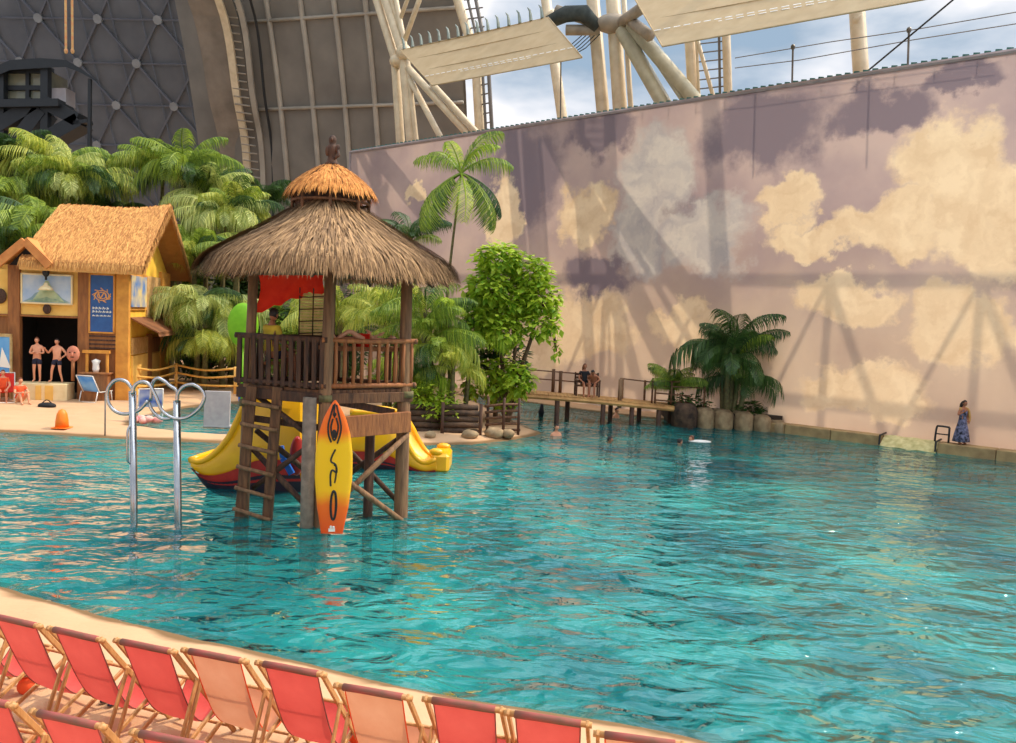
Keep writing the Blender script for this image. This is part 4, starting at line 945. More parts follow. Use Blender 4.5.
# counter and drink stand under the banner
a, q = HF(86, 352), HF(112, 402); b = MB(); b.box(((a.x + q.x) / 2, -.3, .55), (q.x - a.x, .5, 1.1)); b.box(((a.x + q.x) / 2, -.3, 1.13), (q.x - a.x + .15, .62, .07)); b.build('counter', M['beam'], hs, bevel=.015)
b = MB(); a = HF(99, 352); b.tube([(a.x - .35, -.3, 1.1), (a.x - .35, -.3, 1.9)], .06, 8); b.tube([(a.x + .4, -.3, 1.1), (a.x + .4, -.3, 1.95)], .06, 8); b.box((a.x, -.3, 1.98), (1.0, .2, .12)); b.build('counter_frame', M['beam_y'], hs)
b = MB(); b.lathe([(.1, 1.16), (.14, 1.3), (.12, 1.5), (.17, 1.62), (.02, 1.7)], (a.x, -.35, 0), 12); b.build('white_urn', M['white_p'], hs, True)
b = MB(); b.lathe([(.05, 0), (.08, .1), (.2, .18), (.28, .3)], (0, 0, 0), 14)
a = HF(46, 280, -.45); o = b.build('lamp_shade', M['cream'], hs, True); o.location = a - V((0, 0, .1)); o.rotation_euler = (PI, 0, 0); 
b = MB(); b.tube([HF(46, 268, 0), HF(46, 269, -.45), a], .04, 6); b.ell(HF(46, 272, -.4), (.14, .12, .2), 8, 6); b.build('lamp_bracket', M['black_steel'], hs, True)
b = MB(); b.ell(HF(47, 309, -.12), (.16, .08, .2), 10, 7); b.ell(HF(47, 307, -.17), (.06, .04, .06), 6, 5); b.build('carved_boss', M['wood_dark'], hs, True)
b = MB(); b.lathe([(.26, -.03), (.3, 0), (.26, .03)], (0, 0, 0), 18); o = b.build('round_emblem', M['wood_dark'], hs, True); o.location = HF(0, 296, -.06); o.rotation_euler = (PI / 2, 0, 0); o.scale = (.8, 1, 1)

# painting, banner and left screen are hung on the house
def hung(name, label, cat, x0, y0, x1, y1, dep=-.12):
    a, q = HF(x0, y0, dep), HF(x1, y1, dep); c = (a + q) / 2; c.z = min(a.z, q.z)
    wc = HK + hX * c.x + hYv * c.y + V((0, 0, c.z)); return thing(name, label, cat, wc, HA), abs(q.x - a.x), abs(a.z - q.z)
pt, w_, h_ = hung('landscape_painting', 'framed painting of a green cone-shaped mountain on the beach house front', 'painting', 22, 273, 72, 305)
b = MB(); b.box((0, 0, h_ / 2), (w_, .06, h_)); b.build('canvas', mat('painted_sky', (150, 176, 206), (206, 212, 214), 1.5, .6), pt)
b = MB()
def hill(x0, x1, pk, base, y): return [(x0, y, base), (x1, y, base)] + [(x1 + (x0 - x1) * k / 12, y, base + pk * math.sin(PI * k / 12) ** 1.5 * (1 + .12 * math.sin(k * 2.3))) for k in range(1, 12)]
b.prism(hill(-.46 * w_, .46 * w_, .42 * h_, .08 * h_, -.034), (0, -.004, 0)); b.build('far_hills', mat('painted_hills', (116, 146, 160), (150, 170, 164), 2, .6), pt)
b = MB(); b.prism([(-.30 * w_, -.042, .08 * h_), (.36 * w_, -.042, .08 * h_), (.12 * w_, -.042, .5 * h_), (.03 * w_, -.042, .78 * h_), (-.03 * w_, -.042, .78 * h_), (-.14 * w_, -.042, .44 * h_)], (0, -.004, 0)); b.build('mountain', mat('painted_mountain', (150, 172, 130), (196, 204, 160), 3, .6), pt)
b = MB(); b.prism(hill(-.46 * w_, .46 * w_, .16 * h_, .06 * h_, -.05), (0, -.004, 0)); b.build('painted_shore', mat('painted_shore', (86, 130, 110), (180, 190, 150), 4, .6), pt)
b = MB()
for z in (.02, h_ - .02): b.box((0, -.01, z), (w_, .1, .06))
for x in (-w_ / 2, w_ / 2): b.box((x, -.01, h_ / 2), (.06, .1, h_))
b.build('frame', M['cream'], pt)
bn, w_, h_ = hung('blue_banner', 'tall blue sign with orange and white lettering at the corner of the beach house', 'sign', 90, 274, 114, 333)
b = MB(); b.box((0, 0, h_ / 2), (w_, .06, h_)); b.build('board', M['navy_sign'], bn)
b = MB()
for r_ in (.2, .13): b.tube([(.0 + r_ * 1.3 * math.cos(a), -.035, h_ * .64 + r_ * math.sin(a)) for a in [2 * PI * k / 14 for k in range(14)]], .022, 5, closed=True)
for k in range(9): a = 2 * PI * k / 9; b.tube([(.27 * math.cos(a), -.035, h_ * .64 + .22 * math.sin(a)), (.36 * math.cos(a + .3), -.035, h_ * .64 + .3 * math.sin(a + .3))], .02, 5)
b.tube(smooth_path([(-.3, -.036, h_ * .62), (-.15, -.036, h_ * .7), (-.05, -.036, h_ * .6), (.1, -.036, h_ * .69), (.2, -.036, h_ * .58), (.33, -.036, h_ * .64)], 4), .028, 5); b.build('emblem', M['orange_i'], bn)
b = MB()
for zz, am in ((.42, .05), (.36, .045), (.29, .03)):
    x = -.34
    while x < .3:
        ln = rnd.uniform(.05, .12); b.tube(smooth_path([(x, -.036, h_ * zz - am), (x + ln * .3, -.036, h_ * zz + am), (x + ln * .6, -.036, h_ * zz - am * .6), (x + ln, -.036, h_ * zz + am * .4)], 3), .014, 4); x += ln + .04
b.build('lettering', M['white_i'], bn)
b = MB()
for z in (.0, h_): b.box((0, -.01, z), (w_ + .06, .1, .06))
for x in (-w_ / 2, w_ / 2): b.box((x, -.01, h_ / 2), (.06, .1, h_))
b.build('frame', M['beam_y'], bn)
ls, w_, h_ = hung('poster_stand', 'poster with a blue sea and white sail at the left end of the beach house', 'poster', -12, 336, 11, 372, -.5)
b = MB(); b.box((0, 0, h_ / 2), (w_, .06, h_)); b.build('poster', mat('poster_blue', (70, 140, 200), (110, 170, 214), 2, .6), ls)
b = MB(); b.prism([(.0, -.036, .2), (.42, -.036, .15), (.1, -.036, h_ * .7)], (0, -.005, 0)); b.build('white_sail', M['white_i'], ls)
b = MB(); b.box((0, 0, h_ + .05), (w_ + .05, .1, .12)); b.bar((w_ / 2, 0, -1.3), (w_ / 2, 0, h_), .08, .08, (0, 1, 0)); b.bar((-w_ / 2, 0, -1.3), (-w_ / 2, 0, h_), .08, .08, (0, 1, 0)); b.build('frame', M['blind'], ls)
dm, w_, h_ = hung('round_wooden_mask', 'round pinkish wooden head on a post beside the two bathers on the stage', 'mask', 68, 345, 78, 381, -.45)
b = MB(); b.tube([(0, 0, 0), (0, 0, h_ * .62)], .07, 8); b.build('post', M['wood_warm'], dm, True)
b = MB(); b.ell((0, 0, h_ * .76), (.25, .1, .32), 14, 9); b.ell((0, -.1, h_ * .74), (.05, .06, .09), 8, 6); b.build('head', mat('pinkish_wood', (214, 140, 108), (190, 112, 86), 4, .7), dm, True)
b = MB()
for s in (-1, 1): b.ell((s * .09, -.09, h_ * .80), (.04, .03, .03), 6, 5)
b.ell((0, -.09, h_ * .67), (.08, .03, .025), 8, 5); b.build('face_mark', M['wood_dark'], dm)

# ------------------------------------------------------------------ small things on the far beach
p = G(62, 428, .12); cn = thing('beach_cone', 'orange plastic cone standing at the far water edge', 'cone', p)
b = MB(); b.lathe([(.20, .03), (.185, .25), (.15, .45), (.09, .56), (.02, .6)], (0, 0, 0), 18); b.build('body', M['orange_p'], cn, True)
b = MB(); b.box((0, 0, .015), (.46, .46, .03)); b.build('base', M['orange_p'], cn, bevel=.008)
def blue_chair(px, py, rz, label, cm):
    r = thing('beach_chair', label, 'chair', G(px, py, .12), rz)
    b = MB(); b.grid([[V((x, y, z)) for x in (-.36, 0, .36)] for y, z in ((.55, 1.05), (.42, .84), (.28, .6), (.18, .45), (-.05, .38), (-.35, .4), (-.5, .44))]); b.build('sling', cm, r, True)
    for s in (-1, 1):
        b = MB(); b.tube([(s * .38, .58, 1.08), (s * .38, .2, .42), (s * .38, -.52, .44)], .02, 6); b.build('side_frame', M['white_p'], r, True)
        for y0, y1 in ((.3, .42), (-.42, -.5)): b = MB(); b.tube([(s * .38, y0, .45), (s * .38, y1, 0)], .02, 6); b.build('leg', M['white_p'], r, True)
    b = MB(); b.tube([(-.38, .58, 1.08), (.38, .58, 1.08)], .02, 6); b.tube([(-.38, .42, .03), (.38, .42, .03)], .018, 6); b.tube([(-.38, -.5, .03), (.38, -.5, .03)], .018, 6); b.build('cross_tube', M['white_p'], r, True)
    return r
bc = mat('light_blue_sling', (48, 132, 220), (150, 196, 228), 1.4, .7, trans=.2)
blue_chair(95, 402, 2.9, 'blue beach chair with white frame standing at the foot of the blue sign', bc)
blue_chair(150, 418, 3.6, 'blue and white beach chair seen through the curled steel handrail', mat('blue_white_sling', (40, 90, 190), (220, 220, 226), 2.2, .7, trans=.2, detail=1))
b = MB(); p = G(47, 408, .12); b.ell(p + V((0, 0, .09)), (.34, .2, .12), 12, 7); b.tube(smooth_path([p + V((-.2, 0, .16)), p + V((0, 0, .3)), p + V((.2, 0, .16))], 4), .02, 5); tag(b.build('beach_bag', M['black_c'], None, True), 'dark bag lying on the sand before the pale stage wall', 'bag')
b = MB(); p = G(217, 427, .05); b.box(p + V((0, 0, .62)), (.86, .1, 1.2), (-.08, 0, .1)); b.box(p + V((0, .1, .03)), (.9, .4, .08), (0, 0, .1)); tag(b.build('grey_panel', M['grey_p'], bevel=.02), 'plain grey upright panel left of the yellow slide', 'panel')
b = MB(); p = G(105, 436, .03); b.tube([p + V((0, 0, -.2)), p + V((0, 0, 1.25))], .022, 6); b.ell(p + V((0, 0, 1.26)), (.035, .035, .035), 8, 5); tag(b.build('thin_pole', M['grey_steel'], None, True), 'thin grey pole at the water edge left of the curled handrail', 'pole')
b = MB(); p = G(147, 424, .1)
for i in range(6): b.ell(p + V((.16 * i - .4, .1 * math.sin(i * 2), .12 + .05 * (i % 2))), (.17, .14, .12), 8, 6)
tag(b.build('pink_towel', mat('pink_towel', (226, 132, 132), (236, 190, 170), 5, .9), None, True), 'crumpled pink towel on the sand below the blue and white chair', 'towel')
# bamboo railing of the footbridge
br = thing('bamboo_railing', 'yellow bamboo railing of the footbridge right of the beach house', 'railing', G(184, 392, .12)); o_ = br.location
bpts = [G(135, 396, .12), G(176, 391, .12), G(235, 395, .12), G(262, 398, .12)]
for i, p in enumerate(bpts): b = MB(o_); b.tube([p + V((0, 0, -.05)), p + V((0, 0, 1.28))], .075, 8); b.build('post', M['bamboo'], br, True)
for z, sag in ((1.2, .16), (.85, .14), (.4, .05)):
    for a, q in zip(bpts, bpts[1:]):
        b = MB(o_); b.tube(smooth_path([a + V((0, 0, z)), lerp(a, q, .5) + V((0, -.04, z - sag)), q + V((0, 0, z))], 4), .05, 7); b.build('rail', M['bamboo'], br, True)
b = MB(); a = G(248, 402, .12)
b.box(a + V((0, 0, .28)), (.7, .45, .5)); b.box(a + V((0, 0, .56)), (.76, .5, .07)); tag(b.build('blue_tub', M['bluep'], bevel=.03), 'blue tub on the bank beyond the bamboo railing', 'tub')

# ------------------------------------------------------------------ plants
def frond_mesh(name, m, rise, droop, nl, lw, ll, hang, seed, spread=1.0, stemlen=.12):
    r = random.Random(seed); b = MB(); pts = []; ang = rise; p = V((0, 0, 0)); n = 20
    for i in range(n + 1):
        pts.append(p.copy()); t_ = i / n; ang = rise - droop * t_ ** 1.5
        p = p + V((math.cos(ang), .02 * math.sin(i * .5 + seed), math.sin(ang))) / n
    b.tube(pts[::2], [.016 * (1 - i / (n / 2 + 1)) + .003 for i in range(len(pts[::2]))], 4)
    for k in range(nl):
        t_ = stemlen + (1 - stemlen) * (k + .5) / nl; f = t_ * n; i = min(int(f), n - 1); c = lerp(pts[i], pts[i + 1], f - i); T = (pts[i + 1] - pts[i]).normalized()
        for s in (-1, 1):
            L_ = ll * (math.sin(PI * (.12 + .84 * (k + .5) / nl)) ** .8) * r.uniform(.85, 1.12); dirn = (T * .55 + V((0, s, 0)) * spread + V((0, 0, .12))).normalized()
            w0 = lw * r.uniform(.8, 1.2); wv = T * w0 / 2
            a = c; m1 = c + dirn * L_ * .4 + V((0, 0, -hang * L_ * .10)); m2 = c + dirn * L_ * (.75 - .2 * hang) + V((0, 0, -hang * L_ * .42)); e_ = c + dirn * L_ * (.95 - .35 * hang) + V((0, 0, -hang * L_ * .85)) + V((r.uniform(-.02, .02),) * 3)
            b.add([a - wv * .5, a + wv * .5, m1 - wv, m1 + wv, m2 - wv * .8, m2 + wv * .8, e_], [(0, 1, 3, 2), (2, 3, 5, 4), (4, 5, 6)])
    o = b.build(name, m); me = o.data; bpy.data.objects.remove(o); return me
FR = {}
for key, m in (('l', 'green_l'), ('y', 'green_y'), ('d', 'green_d'), ('w', 'green_w'), ('b', 'green_b')):
    FR[key] = [frond_mesh('frond', M[m], 1.15, 1.5, 32, .020, .40, .85, 1, .8), frond_mesh('frond', M[m], .75, 1.5, 32, .020, .40, .95, 2, .8), frond_mesh('frond', M[m], .3, 1.25, 30, .020, .38, 1.0, 3, .8), frond_mesh('frond', M[m], .5, 2.2, 34, .020, .42, 1.25, 4, .65)]
def palm(name, label, loc, trunk, nf, fl, key, rng, group=None, tr=.12, lean_=(0, 0), kinds=(0, 1, 1, 2, 3), base_spread=0.0, az0=0.0, stem=True, droopy=0.0, stems=1):
    r = thing(name, label, 'palm' if 'palm' in name else 'plant', loc, 0, group)
    tops = []
    for s in range(stems):
        o2 = V((rng.uniform(-1, 1), rng.uniform(-1, 1), 0)) * (base_spread if stems > 1 else 0); h = trunk * rng.uniform(.6, 1.0) if stems > 1 else trunk
        top = V((lean_[0] + o2.x * 1.8, lean_[1] + o2.y * 1.8, h)); tops.append(top)
        if stem and h > .15:
            b = MB(); pts = smooth_path([o2, lerp(o2, top, .5) + V((-lean_[0] * .15, 0, 0)), top], 6); b.tube(pts, [tr * (1.25 - .45 * i / len(pts)) for i in range(len(pts))], 8); b.build('trunk', M['stem'], r, True)
    for i in range(nf):
        o = bpy.data.objects.new('frond', FR[key if rng.random() < .66 else rng.choice('dly' if key != 'd' else 'ddl')][rng.choice(kinds)]); C.objects.link(o); o.parent = r
        sc2 = fl * rng.uniform(.78, 1.15); o.scale = (sc2, sc2, sc2); tp = tops[i % stems]
        o.location = tp + V((0, 0, -.25 * rng.random() * min(trunk, 1)))
        o.rotation_euler = (rng.uniform(-.35, .35), rng.uniform(-.25, .2) + droopy, az0 + 2 * PI * (i * .382 + rng.uniform(-.05, .05)))
    return r
def leafy(name, label, loc, blobs, nleaf, leaf, key, rng, stems=(), group=None, cat='bush', pend=0.4):
    r = thing(name, label, cat, loc, 0, group)
    b = MB()
    tot = sum(q[3] * q[4] * q[5] for q in blobs) ** 1
    for x, y, z, rx, ry, rz in blobs:
        n = int(nleaf * rx * ry * rz / tot)
        for i in range(n):
            d = V((rng.gauss(0, 1), rng.gauss(0, 1), rng.gauss(0, 1))).normalized() * (rng.uniform(.4, 1.0) ** .5 * (1.3 if rng.random() < .14 else 1.0))
            c = V((x + d.x * rx, y + d.y * ry, z + d.z * rz)); L_ = leaf * rng.uniform(.6, 1.3)
            a = rng.uniform(0, 2 * PI); t_ = V((math.cos(a) * .8, math.sin(a) * .8, rng.uniform(-1, .4) * pend - .25 * pend)) + d * .5; t_.normalize()
            s_ = t_.cross(V((rng.uniform(-.4, .4), rng.uniform(-.4, .4), 1))).normalized() * L_ * .28; dn = V((0, 0, -L_ * .12))
            b.add([c, c + t_ * L_ * .45 - s_ + dn * .3, c + t_ * L_ * .45 + s_ + dn * .3, c + t_ * L_ * .5 - V((0, 0, L_ * .05)) * 0, c + t_ * L_ + dn], [(0, 1, 3), (0, 3, 2), (1, 4, 3), (3, 4, 2)])
    b.build('foliage', M[key], r)
    if stems:
        for st in stems:
            b = MB(); p = smooth_path(st, 4); b.tube(p, [.09 * (1.1 - .7 * i / len(p)) for i in range(len(p))], 7); b.build('branch', M['bark'], r, True)
    return r
rg = random.Random(5)
def gp(x, y, Y):                                      # ground point under a pixel column at distance Y
    p = D(x, y, Y); return V((p.x, p.y, .12))
def hz_(x, y, Y): return D(x, y, Y).z
# jungle behind the house
jl = [ # name, label, x, Y, top pixel y, key, fronds, frond length, kinds
 ('rainforest_palm', 'broad dark palm at the left edge above the beach house gable', 12, 44, 168, 'l', 18, 3.2, (1, 2, 3)),
 ('rainforest_palm', 'tall sunlit palm just under the black lookout cabin', 52, 46, 150, 'y', 18, 3.0, (0, 1, 3)),
 ('rainforest_palm', 'drooping palm above the left slope of the house thatch', 34, 40, 196, 'l', 16, 2.6, (1, 2, 3)),
 ('rainforest_palm', 'yellowish palm with arching fronds above the ridge of the house thatch', 84, 45, 168, 'y', 16, 2.6, (1, 3)),
 ('rainforest_palm', 'dark low palm half hidden behind the left end of the house thatch', 4, 38, 226, 'd', 14, 2.6, (1, 2)),
 ('rainforest_palm', 'palm with short fronds behind the right end of the house ridge', 118, 47, 196, 'd', 14, 2.4, (1, 2, 3)),
 ('rainforest_palm', 'highest palm of the grove between the house and the tower', 178, 46, 152, 'l', 20, 2.8, (0, 1, 3)),
 ('rainforest_palm', 'pale palm with drooping tips just left of the tower thatch', 222, 44, 200, 'w', 18, 2.5, (1, 3)),
 ('rainforest_palm', 'bushy palm below the highest one and right of the house gable', 196, 42, 236, 'y', 20, 2.5, (1, 2, 3)),
 ('rainforest_palm', 'green palm pressed against the right verge of the house thatch', 172, 43, 222, 'l', 16, 2.4, (1, 2, 3)),
 ('rainforest_palm', 'tall palm with raised fronds before the lattice wall beside the concrete arch', 160, 48, 160, 'l', 18, 2.6, (0, 0, 1)),
 ('rainforest_palm', 'pale palm between the highest palm and the concrete arch', 206, 45, 176, 'w', 18, 2.5, (1, 3, 0)),
 ('rainforest_palm', 'yellowish palm before the ladder of the concrete arch', 238, 44, 196, 'y', 18, 2.3, (1, 3, 0)),
 ('rainforest_palm', 'drooping palm touching the left eave of the tower thatch', 232, 41, 236, 'l', 18, 2.3, (1, 3)),
 ('rainforest_palm', 'dark palm at the left edge under the black lookout cabin', 14, 47, 148, 'd', 18, 2.8, (0, 1)),
 ('rainforest_palm', 'pale palm between the lookout cabin posts', 66, 44, 160, 'w', 18, 2.6, (0, 1, 3)),
 ('rainforest_palm', 'small dark palm in front of the concrete arch', 262, 50, 190, 'd', 12, 2.2, (0, 1)),
 ('weeping_palm', 'pale weeping palm with long hanging leaves beside the brown awning', 198, 38, 288, 'w', 22, 2.1, (3, 3, 1)),
 ('weeping_palm', 'pale weeping palm hanging over the bamboo railing by the tower', 224, 39, 292, 'w', 20, 2.3, (3, 3, 1)),
 ('weeping_palm', 'low weeping palm at the bank between the two taller weeping palms', 205, 37.5, 322, 'y', 16, 1.9, (3, 3, 2)),
 ('rainforest_palm', 'dark palm in the gap under the tower thatch on the left', 262, 42, 300, 'd', 16, 2.4, (1, 2, 3)),
 ('rainforest_palm', 'sunlit palm seen through the tower between its posts', 345, 36, 290, 'y', 16, 2.3, (1, 2, 3)),
]
for nm, lb, x, Y, yt, k, nf, fl, kd in jl:
    g = gp(x, 300, Y); top = hz_(x, yt, Y) - .12
    palm(nm, lb, g, max(.6, top - fl * .35), nf + 8, fl * 1.12, k, rg, 'rainforest palms behind the beach house' if nm[0] == 'r' else 'weeping palms by the footbridge', .13, (rg.uniform(-.4, .4), rg.uniform(-.3, .3)), kd)
def bush(x, Y, y0, y1, wpx, key, label, n=1500, leaf=.32, name='leafy_bush', pend=.5):
    g = gp(x, 300, Y); s = Y / F; zt, zb = hz_(x, y0, Y), max(.1, hz_(x, y1, Y)); w_ = wpx * s / 2; hh = (zt - zb) / 2
    bl = [(rg.uniform(-.5, .5) * w_, rg.uniform(-.5, .5) * w_, zb + hh + rg.uniform(-.45, .5) * hh, w_ * rg.uniform(.45, .65), w_ * .5, hh * rg.uniform(.4, .55)) for _ in range(6)]
    st = [[(0, 0, 0), (q[0] * .5, q[1] * .5, q[2] * .5), q[:3]] for q in bl[:4]]
    return leafy(name, label, g, bl, n, leaf, key, rg, st, 'leafy bushes in the rainforest', pend=pend)
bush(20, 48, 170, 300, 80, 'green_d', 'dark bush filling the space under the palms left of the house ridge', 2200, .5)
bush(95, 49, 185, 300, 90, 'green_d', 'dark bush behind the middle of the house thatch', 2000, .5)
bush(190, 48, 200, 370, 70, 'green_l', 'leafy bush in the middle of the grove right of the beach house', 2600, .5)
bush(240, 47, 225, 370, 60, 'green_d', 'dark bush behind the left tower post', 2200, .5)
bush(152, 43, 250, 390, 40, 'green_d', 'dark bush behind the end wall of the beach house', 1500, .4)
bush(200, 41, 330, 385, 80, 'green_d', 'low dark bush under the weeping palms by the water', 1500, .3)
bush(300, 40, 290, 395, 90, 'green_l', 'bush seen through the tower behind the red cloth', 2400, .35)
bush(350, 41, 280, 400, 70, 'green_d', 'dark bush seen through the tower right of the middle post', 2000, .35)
b = MB(); rows = []
p = D(243, 325, 30); b.ell(p, (.58, .3, .82), 16, 10); b.tube([p + V((0, 0, -.8)), (p.x, p.y, .12)], .05, 6)
tag(b.build('lime_parasol', M['lime'], None, True), 'closed lime green parasol behind the left tower post', 'parasol')

# island planting behind the tower
il = [ ('island_palm', 'large feathery palm with pale arching fronds just right of the tower post', 434, 29.5, 272, 'l', 24, 2.3, (0, 1, 1, 2), 1.2),
 ('island_palm', 'yellow-green palm spreading behind the right tower post', 392, 31, 282, 'y', 20, 2.2, (0, 1, 2), 1.1),
 ('island_palm', 'low drooping palm over the log wall at the island beach', 452, 28.8, 326, 'y', 18, 1.7, (1, 2, 3), .9),
 ('island_palm', 'palm with hanging fronds beside the railing of the tower', 418, 29, 348, 'b', 18, 1.7, (1, 3), .8),
 ('island_palm', 'dense mid-height palm left of the bright green tree', 462, 30.2, 286, 'b', 20, 1.8, (0, 1, 3), .9),
 ('island_palm', 'small fan of dark fronds behind the slope of the tower thatch', 408, 36, 222, 'd', 12, 2.0, (0, 1), .9) ]
for nm, lb, x, Y, yt, k, nf, fl, kd, bs in il:
    g = gp(x, 300, Y); top = hz_(x, yt, Y) - .12
    palm(nm, lb, g, max(.5, top - fl * .35), nf, fl, k, rg, 'palms on the island', .08, (0, 0), kd, .25, stems=3 if Y < 33 else 1)
# tall slender palm
g = gp(446, 300, 33); topz = hz_(452, 172, 33)
tp = thing('slender_palm', 'tall slender palm with feathery crown rising in front of the cloud wall', 'palm', g)
b = MB(); pts = smooth_path([(0, 0, 0), (.05, 0, topz * .5), (.42, 0, topz - .1)], 8); b.tube(pts, [.085 - .05 * i / len(pts) for i in range(len(pts))], 8); b.build('trunk', M['stem'], tp, True)
for az, ty, s_, ky, el_ in ((.1, 1, 2.3, 'l', .0), (2.95, 1, 2.2, 'l', -.05), (1.3, 0, 2.0, 'l', .25), (-.35, 0, 2.5, 'l', -.2), (2.5, 0, 2.0, 'l', .1), (-1.8, 0, 1.9, 'b', 0), (.5, 2, 2.7, 'd', .75), (-.4, 2, 2.9, 'l', .8), (2.7, 2, 2.8, 'b', .72), (3.6, 2, 3.0, 'l', .8), (.1, 2, 2.5, 'd', .6), (3.2, 2, 2.6, 'd', .95), (-1.3, 2, 2.5, 'b', .9), (.5, 0, 2.2, 'b', -.1)):
    o = bpy.data.objects.new('frond', FR[ky][ty]); C.objects.link(o); o.parent = tp; o.location = (.42, 0, topz - .15); o.scale = (s_,) * 3; o.rotation_euler = (rg.uniform(-.2, .2), el_, az)
# bright green tree at the island's right end
g = gp(512, 300, 30.5); sx = 30.5 / F
def rel(x, y): p = D(x, y, 30.5); return (p.x - g.x, 0.0, p.z)
bl = []
for x, y, rx, ry in ((500, 262, 26, 16), (528, 276, 24, 18), (540, 300, 20, 20), (515, 300, 28, 22), (490, 290, 24, 22), (552, 322, 10, 20), (535, 330, 16, 14), (556, 352, 5, 18), (500, 335, 22, 20), (480, 320, 18, 24), (518, 380, 18, 20), (496, 376, 16, 24), (475, 385, 14, 20), (505, 405, 16, 10)):
    q = rel(x, y); bl.append((q[0], rg.uniform(-.5, .5), q[2], rx * sx, rx * sx * .8, ry * sx))
st = [[(0, 0, 0), (.1, 0, 1.2), rel(515, 350), rel(515, 300)], [(0, 0, .6), rel(500, 350), rel(492, 295)], [(.1, 0, 1.2), rel(530, 345), rel(540, 300)], [rel(538, 305), rel(550, 315), rel(556, 355)], [(0, 0, 0), rel(495, 385)], [(0, 0, 0), rel(520, 385)]]
bl = [(x + rg.uniform(-.12, .12), y, z + rg.uniform(-.1, .1), a * .86, b_ * .86, c * .82) for x, y, z, a, b_, c in bl]
leafy('broadleaf_tree', 'bright green broadleaf tree at the island end beside the wooden pier', g, bl, 5000, .32, 'green_b', rg, st, cat='tree', pend=.7)
gg = gp(500, 300, 32); leafy('broadleaf_tree', 'darker leafy tree behind the bright green one', gg, [(0, 0, hz_(500, 300, 32), 1.1, .9, 1.3), (-.8, .2, hz_(470, 340, 32), .9, .8, 1.2), (.4, 0, hz_(510, 365, 32), .8, .7, 1.0)], 2400, .30, 'green_d', rg, [[(0, 0, 0), (0, 0, 2), (0, 0, hz_(500, 300, 32))], [(0, 0, 1.0), (-.8, .2, hz_(470, 340, 32))], [(0, 0, 1.0), (.4, 0, hz_(510, 365, 32))]], cat='tree')
bush(440, 28.6, 380, 428, 60, 'green_b', 'low bush trailing over the log wall under the island palms', 1300, .2)
bush(400, 30, 350, 428, 60, 'green_l', 'bush behind the right tower stilt on the island', 1500, .24)
# log wall, rocks and basket on the island
lw = thing('log_wall', 'low wall of dark stacked logs under the island plants', 'wall', gp(455, 300, 27.8)); o_ = lw.location
for r_ in range(5):
    for s in range(2):
        x0, x1 = (404 + s * 38, 440 + s * 38 + (r_ % 2) * 4); yb = 431 - r_ * 6 
        a, q = D(x0, yb, 27.6 + .05 * r_), D(x1, yb + 1, 27.9 + .05 * r_); b = MB(o_); b.tube([a, lerp(a, q, .5) + V((0, 0, .02)), q], [.095, .11, .09], 8); b.build('log', M['rock'], lw, True)
for x in (405, 442, 480): b = MB(o_); a = D(x, 434, 27.4); b.tube([(a.x, a.y, -.1), (a.x, a.y, 1.2)], .06, 7); b.build('stake', M['wood_dark'], lw, True)
cg = thing('wattle_fence', 'small fence of pale stacked rails at the island tip below the broadleaf tree', 'fence', gp(502, 300, 28.4)); o_ = cg.location
for x in (487, 503, 518): b = MB(o_); a = D(x, 434, 28.3); b.tube([(a.x, a.y, 0), (a.x, a.y, 1.35)], .05, 7); b.build('post', M['wood_dark'], cg, True)
for k in range(5): b = MB(o_); a, q = D(485, 431 - k * 6.2, 28.2), D(520, 430 - k * 6.4, 28.6); b.tube([a, lerp(a, q, .5) + V((0, 0, .03)), q], .05, 6); b.build('rail', M['wood'], cg, True)
for i, (x, y, s_, lb) in enumerate(((494, 436, .3, 'brown rock lying before the wattle fence'), (508, 436, .24, 'smaller brown rock at the right foot of the wattle fence'), (430, 437, .2, 'small rock on the island beach below the log wall'), (470, 437, .25, 'flat rock on the island beach between log wall and wattle fence'))):
    p = G(x, y, .12); b = MB(); b.ell(p + V((0, 0, s_ * .3)), (s_ * 1.2, s_ * .9, s_ * .7), 10, 7, (0, 0, i), .12, rg); tag(b.build('rock', M['stone'], None, True), lb, 'rock')

# ------------------------------------------------------------------ pier
def PD(x, y, Y): return D(x, y, Y)
pr = thing('wooden_pier', 'narrow wooden pier on piles between the island and the cloud wall', 'pier', (D(600, 400, 32.5).x, 32.5, 0)); o_ = pr.location
pf = [PD(492, 391, 32.0), PD(545, 394.5, 32.2), PD(600, 399, 32.5), PD(650, 404, 32.8), PD(700, 409, 33.2)]
def pier_at(t):
    k = min(int(t * 4), 3); return lerp(pf[k], pf[k + 1], t * 4 - k)
b = MB(o_)
for i in range(56):
    a, q = pier_at(i / 56), pier_at((i + .88) / 56); w_ = V((0, 1.5, 0)); b.prism([a, q, q + w_, a + w_], (0, 0, -.06))
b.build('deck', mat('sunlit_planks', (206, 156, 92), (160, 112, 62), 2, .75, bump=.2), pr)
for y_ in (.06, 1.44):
    b = MB(o_); b.tube([pier_at(k / 12) + V((0, y_ - .02, -.13)) for k in range(13)], .09, 6); b.build('beam', _mats['sunlit_planks'] if y_ < 1 else M['wood'], pr)  # front beam has sunlight painted into its tone, rear beam is plain
for x, dy in ((556, .1), (568, 1.4), (600, .1), (612, 1.4), (630, .1), (643, 1.4), (658, .1), (674, .9)):
    b = MB(o_); t_ = (x - 492) / 208; a = pier_at(t_); b.tube([(a.x, a.y + dy, -1.4), (a.x, a.y + dy, a.z - .05)], .10, 9); b.build('pile', M['wood_dark'], pr, True)
for x, h_ in ((553, .95), (560, .9)): b = MB(o_); t_ = (x - 492) / 208; a = pier_at(t_); b.tube([(a.x, a.y + 1.4, a.z), (a.x, a.y + 1.4, a.z + h_)], .07, 8); b.build('rail_post', M['wood'], pr, True)
